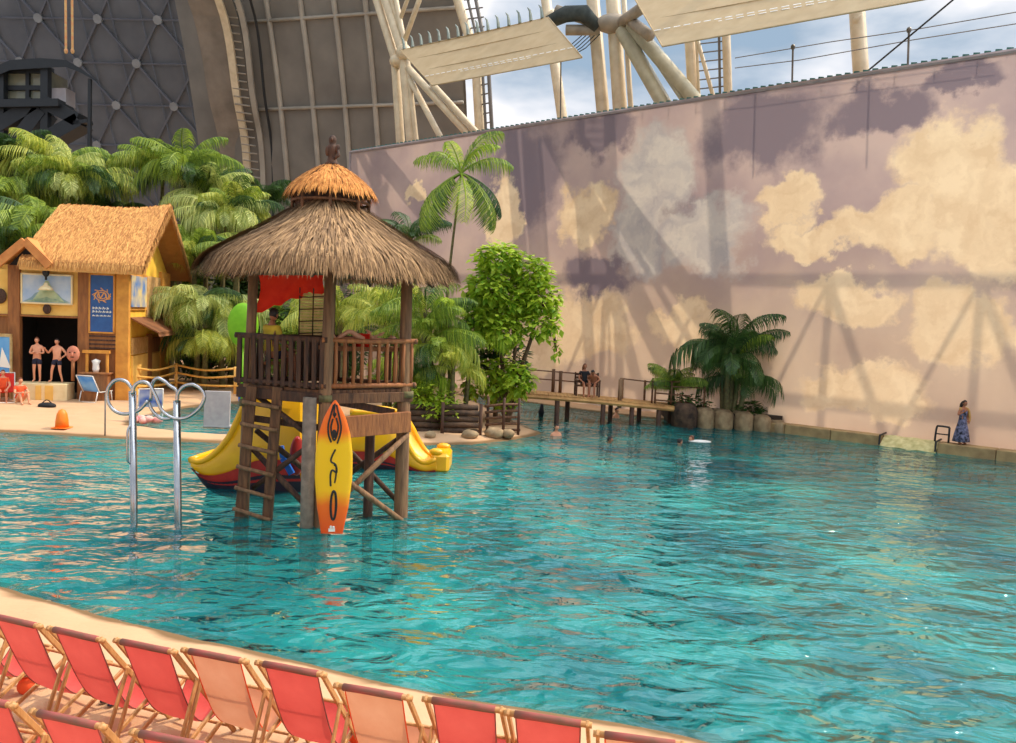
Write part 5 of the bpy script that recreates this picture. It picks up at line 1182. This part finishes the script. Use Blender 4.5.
for x in (617, 622): b = MB(o_); t_ = (x - 492) / 208; a = pier_at(t_); b.tube([(a.x, a.y + 1.2 - (x == 617) * 1.0, a.z - .3), (a.x, a.y + 1.2 - (x == 617) * 1.0, a.z + .86)], .085, 8); b.build('tall_post', M['log'], pr, True)
b = MB(o_)
for z in (.5, .85): b.tube([pier_at(t_) + V((0, 1.42, z)) for t_ in (.05, .2, .34, .5)], .03, 6)
b.build('hand_rail', M['rust'], pr)
b = MB(o_); b.tube([pier_at(.62) + V((0, 1.45, .82)), pier_at(.78) + V((0, 1.45, .8))], .03, 6); b.build('hand_rail', M['rust'], pr)
b = MB(o_); a = pier_at(.75) + V((0, 1.45, 0)); b.tube([a, a + V((0, 0, .85))], .05, 6); b.build('rail_post', M['rust'], pr)
b = MB(); p = G(541, 417, 0); b.tube([p + V((0, 0, -1.3)), p + V((0, 0, .3)), p + V((.02, 0, .55))], [.1, .1, .06], 8); b.ell(p + V((0, -.02, .2)), (.13, .12, .16), 8, 6); tag(b.build('mooring_post', M['black_c'], None, True), 'short black post standing in the water beside the wooden pier', 'post')

# ------------------------------------------------------------------ planter with palms in front of the cloud wall
pcx = gp(730, 300, 33.6)
rocks = ((684, 418, 20, 26, 33.2, 'stump'), (704, 420, 15, 22, 33.3, 'r'), (722, 421, 16, 20, 33.2, 'r'), (742, 423, 16, 20, 33.1, 'r'), (760, 425, 15, 18, 33.0, 'r'), (776, 428, 12, 14, 32.9, 'r'))
lbs = ('wide brown boulder at the pier end below the spiky cycad', 'tan boulder between the pier end and the broad palm clump', 'tan boulder under the trunks of the broad palm clump', 'tan block of rock right of the palm trunks by the wall', 'tan boulder below the brown metal railing', 'smallest tan boulder where the ledge blocks begin')
for (x, y, w_, h_, Y, k), lb in zip(rocks, lbs):
    p = D(x, y, Y); s = Y / F; b = MB()
    b.lathe([(.75, -.6), (.98, -.25), (1.0, .25), (.9, .42), (.6, .52)], (0, 0, 0), 12); 
    b.v = [(q[0] * w_ * s * .62 * (1 + .08 * math.sin(i * 3.1)), q[1] * .75, q[2] * h_ * s * 1.1 * (1 + .05 * math.sin(i * 1.7)) + .02) for i, q in enumerate(b.v)]
    o = b.build('boulder', M['rock'] if k == 'stump' else M['stone'], None, True); o.location = p; tag(o, lb, 'rock')
b = MB(); a = [D(690, 409, 33.4), D(782, 424, 33.6)]
b.prism([V((a[0].x - .7, 33.0, .0)), V((a[1].x, 32.9, 0)), V((a[1].x + .4, 34.1, 0)), V((a[0].x + .2, 36.6, 0)), V((a[0].x - .7, 36.6, 0))], (0, 0, .62)); tag(b.build('planter_bed', mat('dark_soil', (70, 54, 40), (44, 34, 26), 5, .95, bump=.5)), 'raised soil bed behind the boulders under the palms at the cloud wall', 'planter')
def rp_(x, Y, z): p = D(x, 300, Y); return V((p.x, p.y, z))
r_ = random.Random(21)
pm = palm('cycad_palm', 'dark broad palm clump with arching fronds in front of the cloud wall', rp_(735, 33.7, .6), 3.0, 36, 2.4, 'd', r_, None, .11, (0, 0), (0, 0, 0, 1, 3), .28, stems=4)
pm2 = palm('cycad_palm', 'hanging lower fronds of a short palm at the foot of the broad clump', rp_(738, 33.3, .6), 2.0, 20, 1.9, 'd', r_, None, .1, (0, 0), (3, 3, 1), .4, stems=3)
pm3 = palm('spiky_cycad', 'small spiky cycad above the pier end left of the broad palm clump', rp_(677, 33.9, .62), .85, 24, 1.5, 'l', r_, None, .14, (0, 0), (0, 0, 1, 1), 0)
leafy('leafy_bush', 'low dark bush between the cycad and the palm clump', rp_(700, 33.6, .6), [(0, 0, .3, .7, .3, .3), (-.6, 0, .4, .5, .3, .35)], 380, .24, 'green_d', r_, [[(0, 0, 0), (0, 0, .3)]], 'leafy bushes in the rainforest')
leafy('leafy_bush', 'low dark bush right of the palm clump below the brown railing', rp_(757, 33.4, .6), [(0, 0, .25, .6, .25, .25)], 260, .24, 'green_d', r_, [[(0, 0, 0), (0, 0, .3)]], 'leafy bushes in the rainforest')
def metal_rail(label, pts, Y, posts, ztop):
    c = D(pts[0][0], pts[0][1], Y); r = thing('metal_railing', label, 'railing', (c.x, c.y, .1)); o_ = r.location
    for x, y0, y1 in posts: b = MB(o_); p, q = D(x, y1, Y), D(x, y0, Y); b.tube([(q.x, q.y, p.z), q], .04, 7); b.build('post', M['rust'], r, True)
    for (x0, y0, x1, y1) in ztop: b = MB(o_); b.tube([D(x0, y0, Y), D(x1, y1, Y)], .03, 7); b.build('rail', M['rust'], r, True)
    return r
metal_rail('brown metal railing between the broad palms and the stone ledge', [(755, 425)], 33.9, ((742, 382, 424), (757, 384, 426), (782, 387, 428), (787, 389, 429)), ((740, 384, 787, 389), (744, 392, 784, 397), (756, 402, 787, 407), (758, 415, 784, 419)))
metal_rail('brown metal railing around the spiky cycad at the pier end', [(654, 405)], 33.3, ((653, 378, 404), (656, 380, 405), (705, 385, 412), (672, 381, 404)), ((653, 381, 680, 382), (656, 386, 705, 388), (656, 393, 690, 396), (656, 400, 690, 403)))
b = MB(); e_ = WL(Wuv(947, 448)[0], -.35, .37); w2 = WD * .34
b.tube(smooth_path([e_ + w2 + V((0, 0, 0)), e_ + w2 * .9 + V((0, 0, .5)), e_ + w2 * .6 + V((0, 0, .56)), e_ - w2 * .3 + V((0, 0, .55))], 5), .035, 7); b.tube([e_ - w2 * .3 + V((0, 0, .55)), e_ - w2 * .3], .035, 7); b.tube([e_ + w2 * .93 + V((0, 0, .28)), e_ - w2 * .3 + V((0, 0, .28))], .025, 6)
tag(b.build('pool_grab_rail', M['black_steel'], None, True), 'small black grab rail on the stone ledge beside the woman in the printed dress', 'rail')

# ------------------------------------------------------------------ people
def skin_mesh(P, R, E, root):
    names = list(P); me = bpy.data.meshes.new('tmp'); me.from_pydata([tuple(P[k]) for k in names], [(names.index(a), names.index(c)) for a, c in E], [])
    o = bpy.data.objects.new('tmp', me); C.objects.link(o); o.modifiers.new('s', 'SKIN'); ss = o.modifiers.new('d', 'SUBSURF'); ss.levels = ss.render_levels = 1
    for i, k in enumerate(names):
        d = me.skin_vertices[0].data[i]; r = R[k]; d.radius = r if isinstance(r, tuple) else (r, r); d.use_root = k == root
    dg = bpy.context.evaluated_depsgraph_get(); dg.update(); ev = o.evaluated_get(dg); m2 = ev.to_mesh()
    vs, fs = [V(v.co) for v in m2.vertices], [tuple(p.vertices) for p in m2.polygons]; ev.to_mesh_clear()
    bpy.data.objects.remove(o); bpy.data.meshes.remove(me); return vs, fs
def stand(**kw):
    P = dict(pel=(0, 0, .93), belly=(0, 0, 1.08), chest=(0, .01, 1.27), neck=(0, .01, 1.45), skull=(0, -.01, 1.53))
    for s, n in ((-1, 'R'), (1, 'L')):
        P.update({'sh' + n: (s * .165, .01, 1.37), 'el' + n: (s * .235, .03, 1.10), 'wr' + n: (s * .25, -.05, .87), 'hip' + n: (s * .085, 0, .88), 'kn' + n: (s * .1, -.02, .48), 'an' + n: (s * .1, .02, .08), 'toe' + n: (s * .115, -.15, .035)})
    P.update(kw); return {k: V(v) for k, v in P.items()}
def sit(h=.45, **kw):
    P = stand(); d = V((0, 0, .93 - h - .1))
    for k in ('pel', 'belly', 'chest', 'neck', 'skull', 'shR', 'shL', 'elR', 'elL', 'hipR', 'hipL'): P[k] = P[k] - d
    for s, n in ((-1, 'R'), (1, 'L')):
        P['kn' + n] = V((s * .12, -.43, h + .06)); P['an' + n] = V((s * .12, -.42, .08)); P['toe' + n] = V((s * .13, -.58, .035)); P['wr' + n] = V((s * .15, -.32, h + .16)); P['el' + n] = V((s * .24, -.05, h + .28))
    P.update({k: V(v) for k, v in kw.items()}); return P
RAD = dict(pel=(.15, .115), belly=(.135, .105), chest=(.165, .115), neck=.055, skull=.06, sh=.06, el=.042, wr=.028, hip=.088, kn=.056, an=.038, toe=.032)
def rad(k): return RAD.get(k) or RAD[k[:-1]]
ED = [('pel', 'belly'), ('belly', 'chest'), ('chest', 'neck'), ('neck', 'skull')] + [e for n in 'LR' for e in (('chest', 'sh' + n), ('sh' + n, 'el' + n), ('el' + n, 'wr' + n), ('pel', 'hip' + n), ('hip' + n, 'kn' + n), ('kn' + n, 'an' + n), ('an' + n, 'toe' + n))]
def person(label, loc, rz, P, sk='skin', clothes=(), hair='hair_d', long_hair=False, sc=1.0, name='person', group=None, look=0.0):
    r = thing(name, label, 'person', loc, rz, group); r.scale = (sc, sc, sc)
    b = MB(); vs, fs = skin_mesh(P, {k: rad(k) for k in P}, ED, 'pel'); b.add(vs, fs)
    upv = (P['skull'] - P['neck']).normalized(); hc = P['skull'] + upv * .085
    fwd = V((math.sin(look), -math.cos(look), 0)); fwd = (fwd - upv * fwd.dot(upv)); fwd = fwd.normalized() if fwd.length > .2 else V((0, 0, 1)); side = upv.cross(fwd)
    Rm = Matrix((side, -fwd, upv)).transposed()
    h = MB(); h.ell((0, 0, 0), (.074, .094, .115), 14, 10); h.v = [(x * (1 - .22 * max(0, -z / .115)), y * (1 - .1 * max(0, -z / .115)) - (.012 if z < -.04 and y < 0 else 0), z) for x, y, z in h.v]
    h.add([(-.013, -.088, .0), (.013, -.088, .0), (0, -.122, -.022), (0, -.09, .03), (0, -.09, -.03)], [(0, 2, 3), (2, 1, 3), (0, 4, 2), (2, 4, 1)])
    for s in (-1, 1): h.ell((s * .076, .005, -.005), (.012, .02, .03), 6, 5)
    h.mi = 1
    for s in (-1, 1): h.ell((s * .03, -.086, .012), (.011, .008, .007), 6, 5)
    h.ell((0, -.092, -.052), (.022, .006, .006), 6, 5)
    fm = list(h.fm); b0 = len(b.v); b.v += [tuple(hc + Rm @ V(p)) for p in h.v]; b.f += [tuple(b0 + i for i in f) for f in h.f]; b.fm += fm; b.mi = 0
    for n in 'LR':                                     # hands: palm, four fingers, thumb
        wv = P['wr' + n]; d = (wv - P['el' + n]).normalized(); u = d.cross(V((0, 0, 1)));
        u = u.normalized() if u.length > .15 else V((1, 0, 0)); v_ = d.cross(u).normalized()
        b.tube([wv, wv + d * .045, wv + d * .085], [.03, .04, .036], 8)
        for k, ln in enumerate((.062, .075, .07, .055)):
            a = wv + d * .082 + u * (k - 1.5) * .018; b.tube([a, a + d * ln * .55 + v_ * .006, a + d * ln + v_ * .022], [.0095, .009, .006], 5)
        a = wv + d * .03 + u * .034; b.tube([a, a + d * .03 + u * .022, a + d * .06 + u * .026], [.011, .01, .007], 5)
    b.build('body', [M[sk], M['eye']], r, True)
    hb = MB(); prof = []
    hm = MB(); hm.ell((0, .012, .018), (.081, .097, .112), 14, 10); kept = [(x, y, z) for x, y, z in hm.v]
    keep = [f for f in hm.f if all(not (kept[i][1] < -.045 and kept[i][2] < .065) and kept[i][2] > -.06 for i in f)]
    hb.v = [tuple(hc + Rm @ V(p)) for p in kept]; hb.f = keep; hb.fm = [0] * len(keep)
    if long_hair: hb.tube([hc + Rm @ V((0, .07, .03)), hc + Rm @ V((0, .1, -.08)), hc + Rm @ V((0, .085, -.2)), hc + Rm @ V((0, .07, -.32))], [.07, .085, .075, .03], 10)
    hb.build('hair', M[hair], r, True)
    for nm, mt, nodes, edges, grow in clothes:
        Q, Rr = {}, {}
        for k in nodes:
            if isinstance(k, tuple): a, c, t_, rr = k; kk = a + c; Q[kk] = lerp(P[a], P[c], t_); Rr[kk] = rr
            else: Q[k] = P[k]; q = rad(k); Rr[k] = (q[0] + grow, q[1] + grow) if isinstance(q, tuple) else q + grow
        vs, fs = skin_mesh(Q, Rr, edges, list(Q)[0]); b = MB(); b.add(vs, fs); b.build(nm, M[mt], r, True)
    return r
def shorts(mt): return ('shorts', mt, ['pel', 'hipL', 'hipR', ('hipL', 'knL', .55, .098), ('hipR', 'knR', .55, .098), ('pel', 'belly', .4, (.155, .12))], [('pel', 'hipL'), ('pel', 'hipR'), ('hipL', 'hipLknL'), ('hipR', 'hipRknR'), ('pel', 'pelbelly')], .016)
def briefs(mt): return ('swim_trunks', mt, ['pel', 'hipL', 'hipR', ('hipL', 'knL', .2, .095), ('hipR', 'knR', .2, .095)], [('pel', 'hipL'), ('pel', 'hipR'), ('hipL', 'hipLknL'), ('hipR', 'hipRknR')], .014)
def shirt(mt): return ('shirt', mt, ['belly', 'chest', 'shL', 'shR', ('shL', 'elL', .55, .058), ('shR', 'elR', .55, .058), ('pel', 'belly', .2, (.155, .12)), ('chest', 'neck', .7, .07)], [('belly', 'chest'), ('chest', 'shL'), ('chest', 'shR'), ('shL', 'shLelL'), ('shR', 'shRelR'), ('belly', 'pelbelly'), ('chest', 'chestneck')], .014)
def hl(p): return HK + hX * p.x + hYv * p.y + V((0, 0, p.z))
zst = HF(37, 381).z
person('bare-chested person with folded arms and dark shorts standing on the beach house stage', hl(V((HF(37, 381, -.3).x, -.3, zst - .01))), .25,
       stand(elL=(.25, -.03, 1.12), elR=(-.25, -.03, 1.12), wrL=(-.02, -.19, 1.16), wrR=(.02, -.2, 1.11)), 'skin', [shorts('navy')], 'hair_b', sc=1.02)
person('bare-chested person in blue trunks stepping sideways beside the other stage bather', hl(V((HF(57, 381, -.32).x, -.32, zst - .01))), .15,
       stand(elL=(.33, .06, 1.13), elR=(-.34, .04, 1.15), wrL=(.19, -.08, .98), wrR=(-.38, -.16, 1.32), knR=(-.17, -.06, .49), anR=(-.22, .02, .08), toeR=(-.27, -.14, .035), knL=(.12, -.05, .48), anL=(.18, .04, .08), toeL=(.22, -.12, .035)), 'skin', [shorts('navy')], 'hair_d', sc=1.0)
# tower people
tpp = D(272, 338, 16.25); person('dark-haired person in a yellow shirt sitting behind the tower railing', (tpp.x, tpp.y, 2.645), 2.5, sit(.5), 'skin_t', [shirt('yellow_c'), shorts('navy')], 'hair_d', sc=1.08, look=.3)
st_ = thing('wooden_stool', 'small wooden stool under the person in the yellow shirt on the tower', 'stool', (tpp.x, tpp.y, 2.64))
b = MB(); b.lathe([(.17, .40), (.18, .42), (.17, .45)], (0, 0, 0), 14); b.build('seat', M['wood_warm'], st_)
for x_, y_ in ((.11, .11), (-.11, .11), (.11, -.11), (-.11, -.11)): b = MB(); b.tube([(x_ * 1.2, y_ * 1.2, 0), (x_, y_, .41)], .022, 6); b.build('leg', M['wood'], st_, True)
lay = {k: V(v) for k, v in stand(wrL=(.3, -.12, 1.42), elL=(.34, -.02, 1.18), wrR=(-.16, -.14, 1.0), knR=(-.1, -.22, .52), anR=(-.1, -.02, .2), toeR=(-.1, -.14, .12)).items()}
lr = person('sunbather lying on the bunk behind the tower railing, dark red hair', lerp(p0, p1, .5) + V((0, 0, 3.59)), 0, lay, 'skin', [briefs('red_c')], 'hair_b', sc=.9)
d_ = (p1 - p0).normalized(); lr.matrix_world = Matrix.Translation(lerp(p0, p1, .02) + V((0, 0, 3.58))) @ Matrix((d_.cross(V((0, 0, -1))).to_4d()[:3], (V((0, 0, -1)))[:], d_[:])).transposed().to_4x4() @ Matrix.Scale(.9, 4)
# woman on the ledge
lp = WL(Wuv(963, 447)[0], -.38, .37)
wm = person('woman in a long black and white printed dress standing on the stone ledge', lp, .35, stand(elR=(-.3, -.02, 1.15), wrR=(-.16, -.16, 1.30), elL=(.28, .05, 1.12), wrL=(.17, -.1, .95)), 'skin_t', [], 'hair_d', True, .9)
b = MB(); b.lathe([(.34, .12), (.31, .3), (.25, .6), (.19, .82), (.165, .95), (.145, 1.08), (.165, 1.2), (.17, 1.3), (.1, 1.36)], (0, .01, 0), 20, 1, .8)
b.v = [(x * (1 + .07 * math.sin(6 * math.atan2(y, x)) * max(0, .9 - z)), y * (1 + .07 * math.sin(6 * math.atan2(y, x)) * max(0, .9 - z)), z) for x, y, z in b.v]; b.build('dress', M['pattern'], wm, True)
b = MB(); b.tube(smooth_path([(-.2, -.02, 1.38), (0, .1, 1.42), (.2, -.02, 1.38), (.27, -.06, 1.1), (.24, -.08, .9)], 4), [.05] * 17, 7); b.build('shawl', mat('tan_shawl', (206, 160, 92), (180, 134, 72), 6, .85), wm, True)
# pair on the pier bench
bb = thing('pier_bench', 'small dark slatted bench with arms standing on the pier', 'bench', pier_at((585 - 492) / 208) + V((0, .75, 0)), .1); 
b = MB(); b.box((0, 0, .43), (1.0, .42, .05)); b.build('seat', M['wood'], bb)
for k in range(3): b = MB(); b.box((0, .22, .6 + k * .14), (1.0, .04, .09)); b.build('back_slat', M['rust'], bb)
for s in (-1, 1):
    for y in (-.19, .2): b = MB(); b.box((s * .47, y, .33 if y < 0 else .48), (.06, .06, .66 if y < 0 else .96)); b.build('leg', M['wood_dark'], bb)
    b = MB(); b.box((s * .47, 0, .66), (.08, .46, .05)); b.build('arm', M['wood'], bb)
bp = bb.location
person('long-haired person in dark red sitting upright on the pier bench', bp + V((-.14, .0, 0)), .2, sit(.46), 'skin_t', [shirt('black_c'), shorts('black_c')], 'hair_b', True, .98)
person('person in black leaning forward on the pier bench', bp + V((.26, -.04, 0)), -.3, sit(.46, skull=(.0, -.26, 1.0), neck=(0, -.2, .95), chest=(0, -.12, .82), shL=(.16, -.15, .9), shR=(-.16, -.15, .9)), 'skin_t', [shorts('black_c')], 'hair_d', False, .95)
# bathers in the water
def bather(x, y, label, rz, hair='hair_d', sk='skin', up=.42, P=None, cl=None):
    q = G(x, y, 0); return person(label, (q.x, q.y, -1.70 * 1.0 + up + .0), rz, P or stand(), sk, [briefs(cl or 'navy')], hair, sc=1.0)
bather(556, 436, 'bather standing chest deep in the water before the nearest pier pile', .4, 'hair_d', up=.40)
bather(609, 443, 'bather with only the head above water in open pool before the pier', 1.4, 'hair_d', 'skin_t', up=.20)
bather(679, 444, 'dark-haired bather at the left of the pair near the boulders', 2.0, 'hair_d', up=.16)
bather(692, 442, 'fair bather swimming at the right of the pair with a float', -1.2, 'hair_b', up=.20)
bather(688, 427, 'bather close under the wide brown boulder at the pier end', .2, 'hair_d', up=.18)
bather(616, 418, 'bather between the piles under the pier with a red and white top', .8, 'hair_d', up=.42, cl='red_c')
q = G(702, 442, 0); b = MB(); b.ell((q.x - .1, q.y - .1, .03), (.42, .2, .06), 14, 7); tag(b.build('swim_float', M['white_p'], None, True), 'flat white swim float in front of the fair bather', 'float')
# people in red and orange at the far left
ch = blue_chair(3, 402, -2.6 + PI, 'red beach chair at the left end before the beach house', mat('red_sling', (226, 44, 24), (200, 30, 18), 3, .8, trans=.2))
q = ch.location; person('person in orange sitting low on the red beach chair before the poster', q + V((0, 0, -.02)), ch.rotation_euler.z, sit(.42), 'skin', [shirt('orange_c'), shorts('orange_c')], 'hair_b', sc=.95)
q = G(20, 404, .12); person('person in orange sitting on the sand beside the red beach chair', (q.x, q.y, .14), .9, sit(.08, knL=(.13, -.36, .42), knR=(-.13, -.36, .42), anL=(.13, -.5, .06), anR=(-.13, -.5, .06), toeL=(.14, -.66, .03), toeR=(-.14, -.66, .03), wrL=(.1, -.4, .45), wrR=(-.1, -.4, .45), elL=(.24, -.15, .42), elR=(-.24, -.15, .42)), 'skin', [shirt('orange_c')], 'hair_b', sc=1.0)

# ------------------------------------------------------------------ deckchairs
def make_deckchair(canvas):
    r = thing('deckchair', '', 'deckchair'); w_ = .325
    pts = smooth_path([V((0, -.36, 1.11)), V((0, -.26, .87)), V((0, -.13, .58)), V((0, .0, .36)), V((0, .14, .245)), V((0, .29, .24)), V((0, .41, .33)), V((0, .49, .44))], 4)
    b = MB(); b.grid([[V((x * (1 - .06 * math.sin(PI * i / (len(pts) - 1))), p.y + .018 * (1 - (x / .27) ** 2) * 0, p.z - .022 * (1 - (x / .27) ** 2) * math.sin(PI * i / (len(pts) - 1)) + .004 * math.sin(x * 40 + i))) for x in (-.27, -.2, -.13, -.065, 0, .065, .13, .2, .27)] for i, p in enumerate(pts)]); cv = b.build('canvas', canvas, r, True)
    b = MB()
    for s in (-1, 1): b.tube([V((s * .268 * (1 - .06 * math.sin(PI * i / (len(pts) - 1))), p.y, p.z)) for i, p in enumerate(pts)], .006, 5)
    b.build('edge_seam', M['sleeve'] if canvas is M['coral'] else M['orange_c'], cv)
    b = MB(); b.tube([(-w_ - .035, -.36, 1.10), (w_ + .035, -.36, 1.10)], .023, 10); b.build('top_bar', M['deck_frame'], r, True)
    b = MB(); b.tube([(-.272, -.36, 1.10), (-.1, -.36, 1.102), (.1, -.36, 1.10), (.272, -.36, 1.10)], .029, 10); b.build('canvas_sleeve', M['sleeve'], r, True)
    F_ = M['deck_frame']
    for s in (-1, 1):
        b = MB(); b.bar((s * w_, -.375, 1.12), (s * w_, .50, -.01), .028, .048, (0, 1, 1)); b.build('back_rail', F_, r, bevel=.006)
        b = MB(); b.bar((s * (w_ - .04), .5, .43), (s * (w_ - .04), -.50, .0), .028, .045, (0, 0, 1)); b.build('seat_rail', F_, r, bevel=.006)
        b = MB(); b.bar((s * (w_ + .03), -.09, .755), (s * (w_ + .03), -.40, .02), .024, .042, (0, 1, 0)); b.build('prop_leg', F_, r, bevel=.005)
        b = MB(); b.tube([(s * (w_ - .06), .24, .322), (s * (w_ + .02), .24, .322)], .012, 6); b.build('pivot_bolt', M['grey_steel'], r)
    for nm, y, z, w2 in (('front_bar', .49, .43, w_ - .02), ('foot_bar', .41, .09, w_), ('rear_bar', -.40, .05, w_ + .03), ('middle_bar', -.30, .10, w_ - .04), ('hinge_bar', -.09, .75, w_ + .03)):
        b = MB(); b.tube([(-w2, y, z), (w2, y, z)], .015, 7); b.build(nm, F_, r, True)
    return r
CH = [ # left end px, right end px, canvas, label
 ((-72, 601), (-16, 612), 0, 'coral deckchair at the far left of the water-side row, hardly in view'),
 ((-12, 615), (42, 627), 0, 'coral deckchair cut off at the left edge in the row nearest the water'),
 ((47, 628), (105, 641), 0, 'coral deckchair standing second in view in the water-side row, dark sandals beside it'),
 ((113, 640), (178, 653), 0, 'coral deckchair just before the first peach one in the water-side row'),
 ((183, 650), (247, 662), 1, 'peach deckchair between two coral ones, first peach one along the water-side row'),
 ((253, 662), (329, 676), 0, 'coral deckchair between the two peach deckchairs'),
 ((338, 686), (408, 698), 1, 'peach deckchair beside the blue and orange bag'),
 ((424, 699), (504, 711), 0, 'coral deckchair directly right of the blue and orange bag'),
 ((507, 713), (589, 725), 0, 'coral deckchair next to last at the right end of the water-side row'),
 ((598, 734), (682, 745), 1, 'peach deckchair at the right end of the water-side row, only its top bar in view'),
 ((-62, 692), (21, 707), 0, 'coral deckchair in the lower left corner of the row nearer the camera'),
 ((28, 711), (108, 728), 0, 'coral deckchair in the middle of the row nearer the camera'),
 ((131, 732), (214, 748), 0, 'coral deckchair at the right end of the row nearer the camera')]
protos = {}
for (a, q, cv, lb) in CH:
    A, Q = G(a[0], a[1], 1.25), G(q[0], q[1], 1.25); rz = math.atan2(Q.y - A.y, Q.x - A.x); mid = (A + Q) / 2
    if cv not in protos: o = protos[cv] = make_deckchair(M['coral'] if cv == 0 else M['peach'])
    else: o = copy_tree(protos[cv])
    back = Euler((0, 0, rz)).to_matrix() @ V((0, -.36, 0)); o.location = (mid.x - back.x, mid.y - back.y, .15); o.rotation_euler = (0, 0, rz); s_ = (Q - A).length / .70; o.scale = (.91, 1, 1)
    o['label'] = lb; o['group'] = 'deckchairs in two rows on the sand'
for i, (x, y) in enumerate(((110, 699), (115, 702))):
    p = G(x, y, .16); b = MB(); b.ell((0, 0, .012), (.045, .12, .014), 12, 5); b.tube(smooth_path([(-.04, -.0, .015), (0, -.05, .05), (.04, 0, .015)], 4), .008, 5)
    o = b.build('sandal', M['black_c'] if i == 0 else M['navy'], None, True); at(o, p, -.5 + .4 * i); tag(o, 'dark blue flip-flop lying under the coral deckchairs' if i else 'black flip-flop lying under the coral deckchairs', 'sandal')
p = G(364, 744, .16); bg_ = thing('beach_backpack', 'orange and blue bag on the sand between a peach and a coral deckchair', 'bag', (p.x, p.y, .14))
b = MB(); b.ell((0, 0, .14), (.17, .11, .15), 14, 9); b.build('body', M['orange_c'], bg_, True)
b = MB(); b.ell((.06, 0, .27), (.1, .09, .08), 12, 8); b.build('blue_pouch', M['bluep'], bg_, True)
b = MB(); b.tube(smooth_path([(-.05, -.1, .2), (-.02, -.14, .3), (.06, -.08, .38), (.12, 0, .3)], 4), .012, 6); b.build('strap', M['black_c'], bg_, True)
p = G(26, 694, .16); b = MB(); b.ell((0, 0, .08), (.09, .07, .09), 10, 7); b.tube(smooth_path([(-.05, 0, .12), (0, 0, .24), (.05, 0, .12)], 4), .01, 5); o = b.build('orange_bag', M['orange_c'], None, True); at(o, p); tag(o, 'small orange bag under the coral deckchair at the left edge', 'bag')
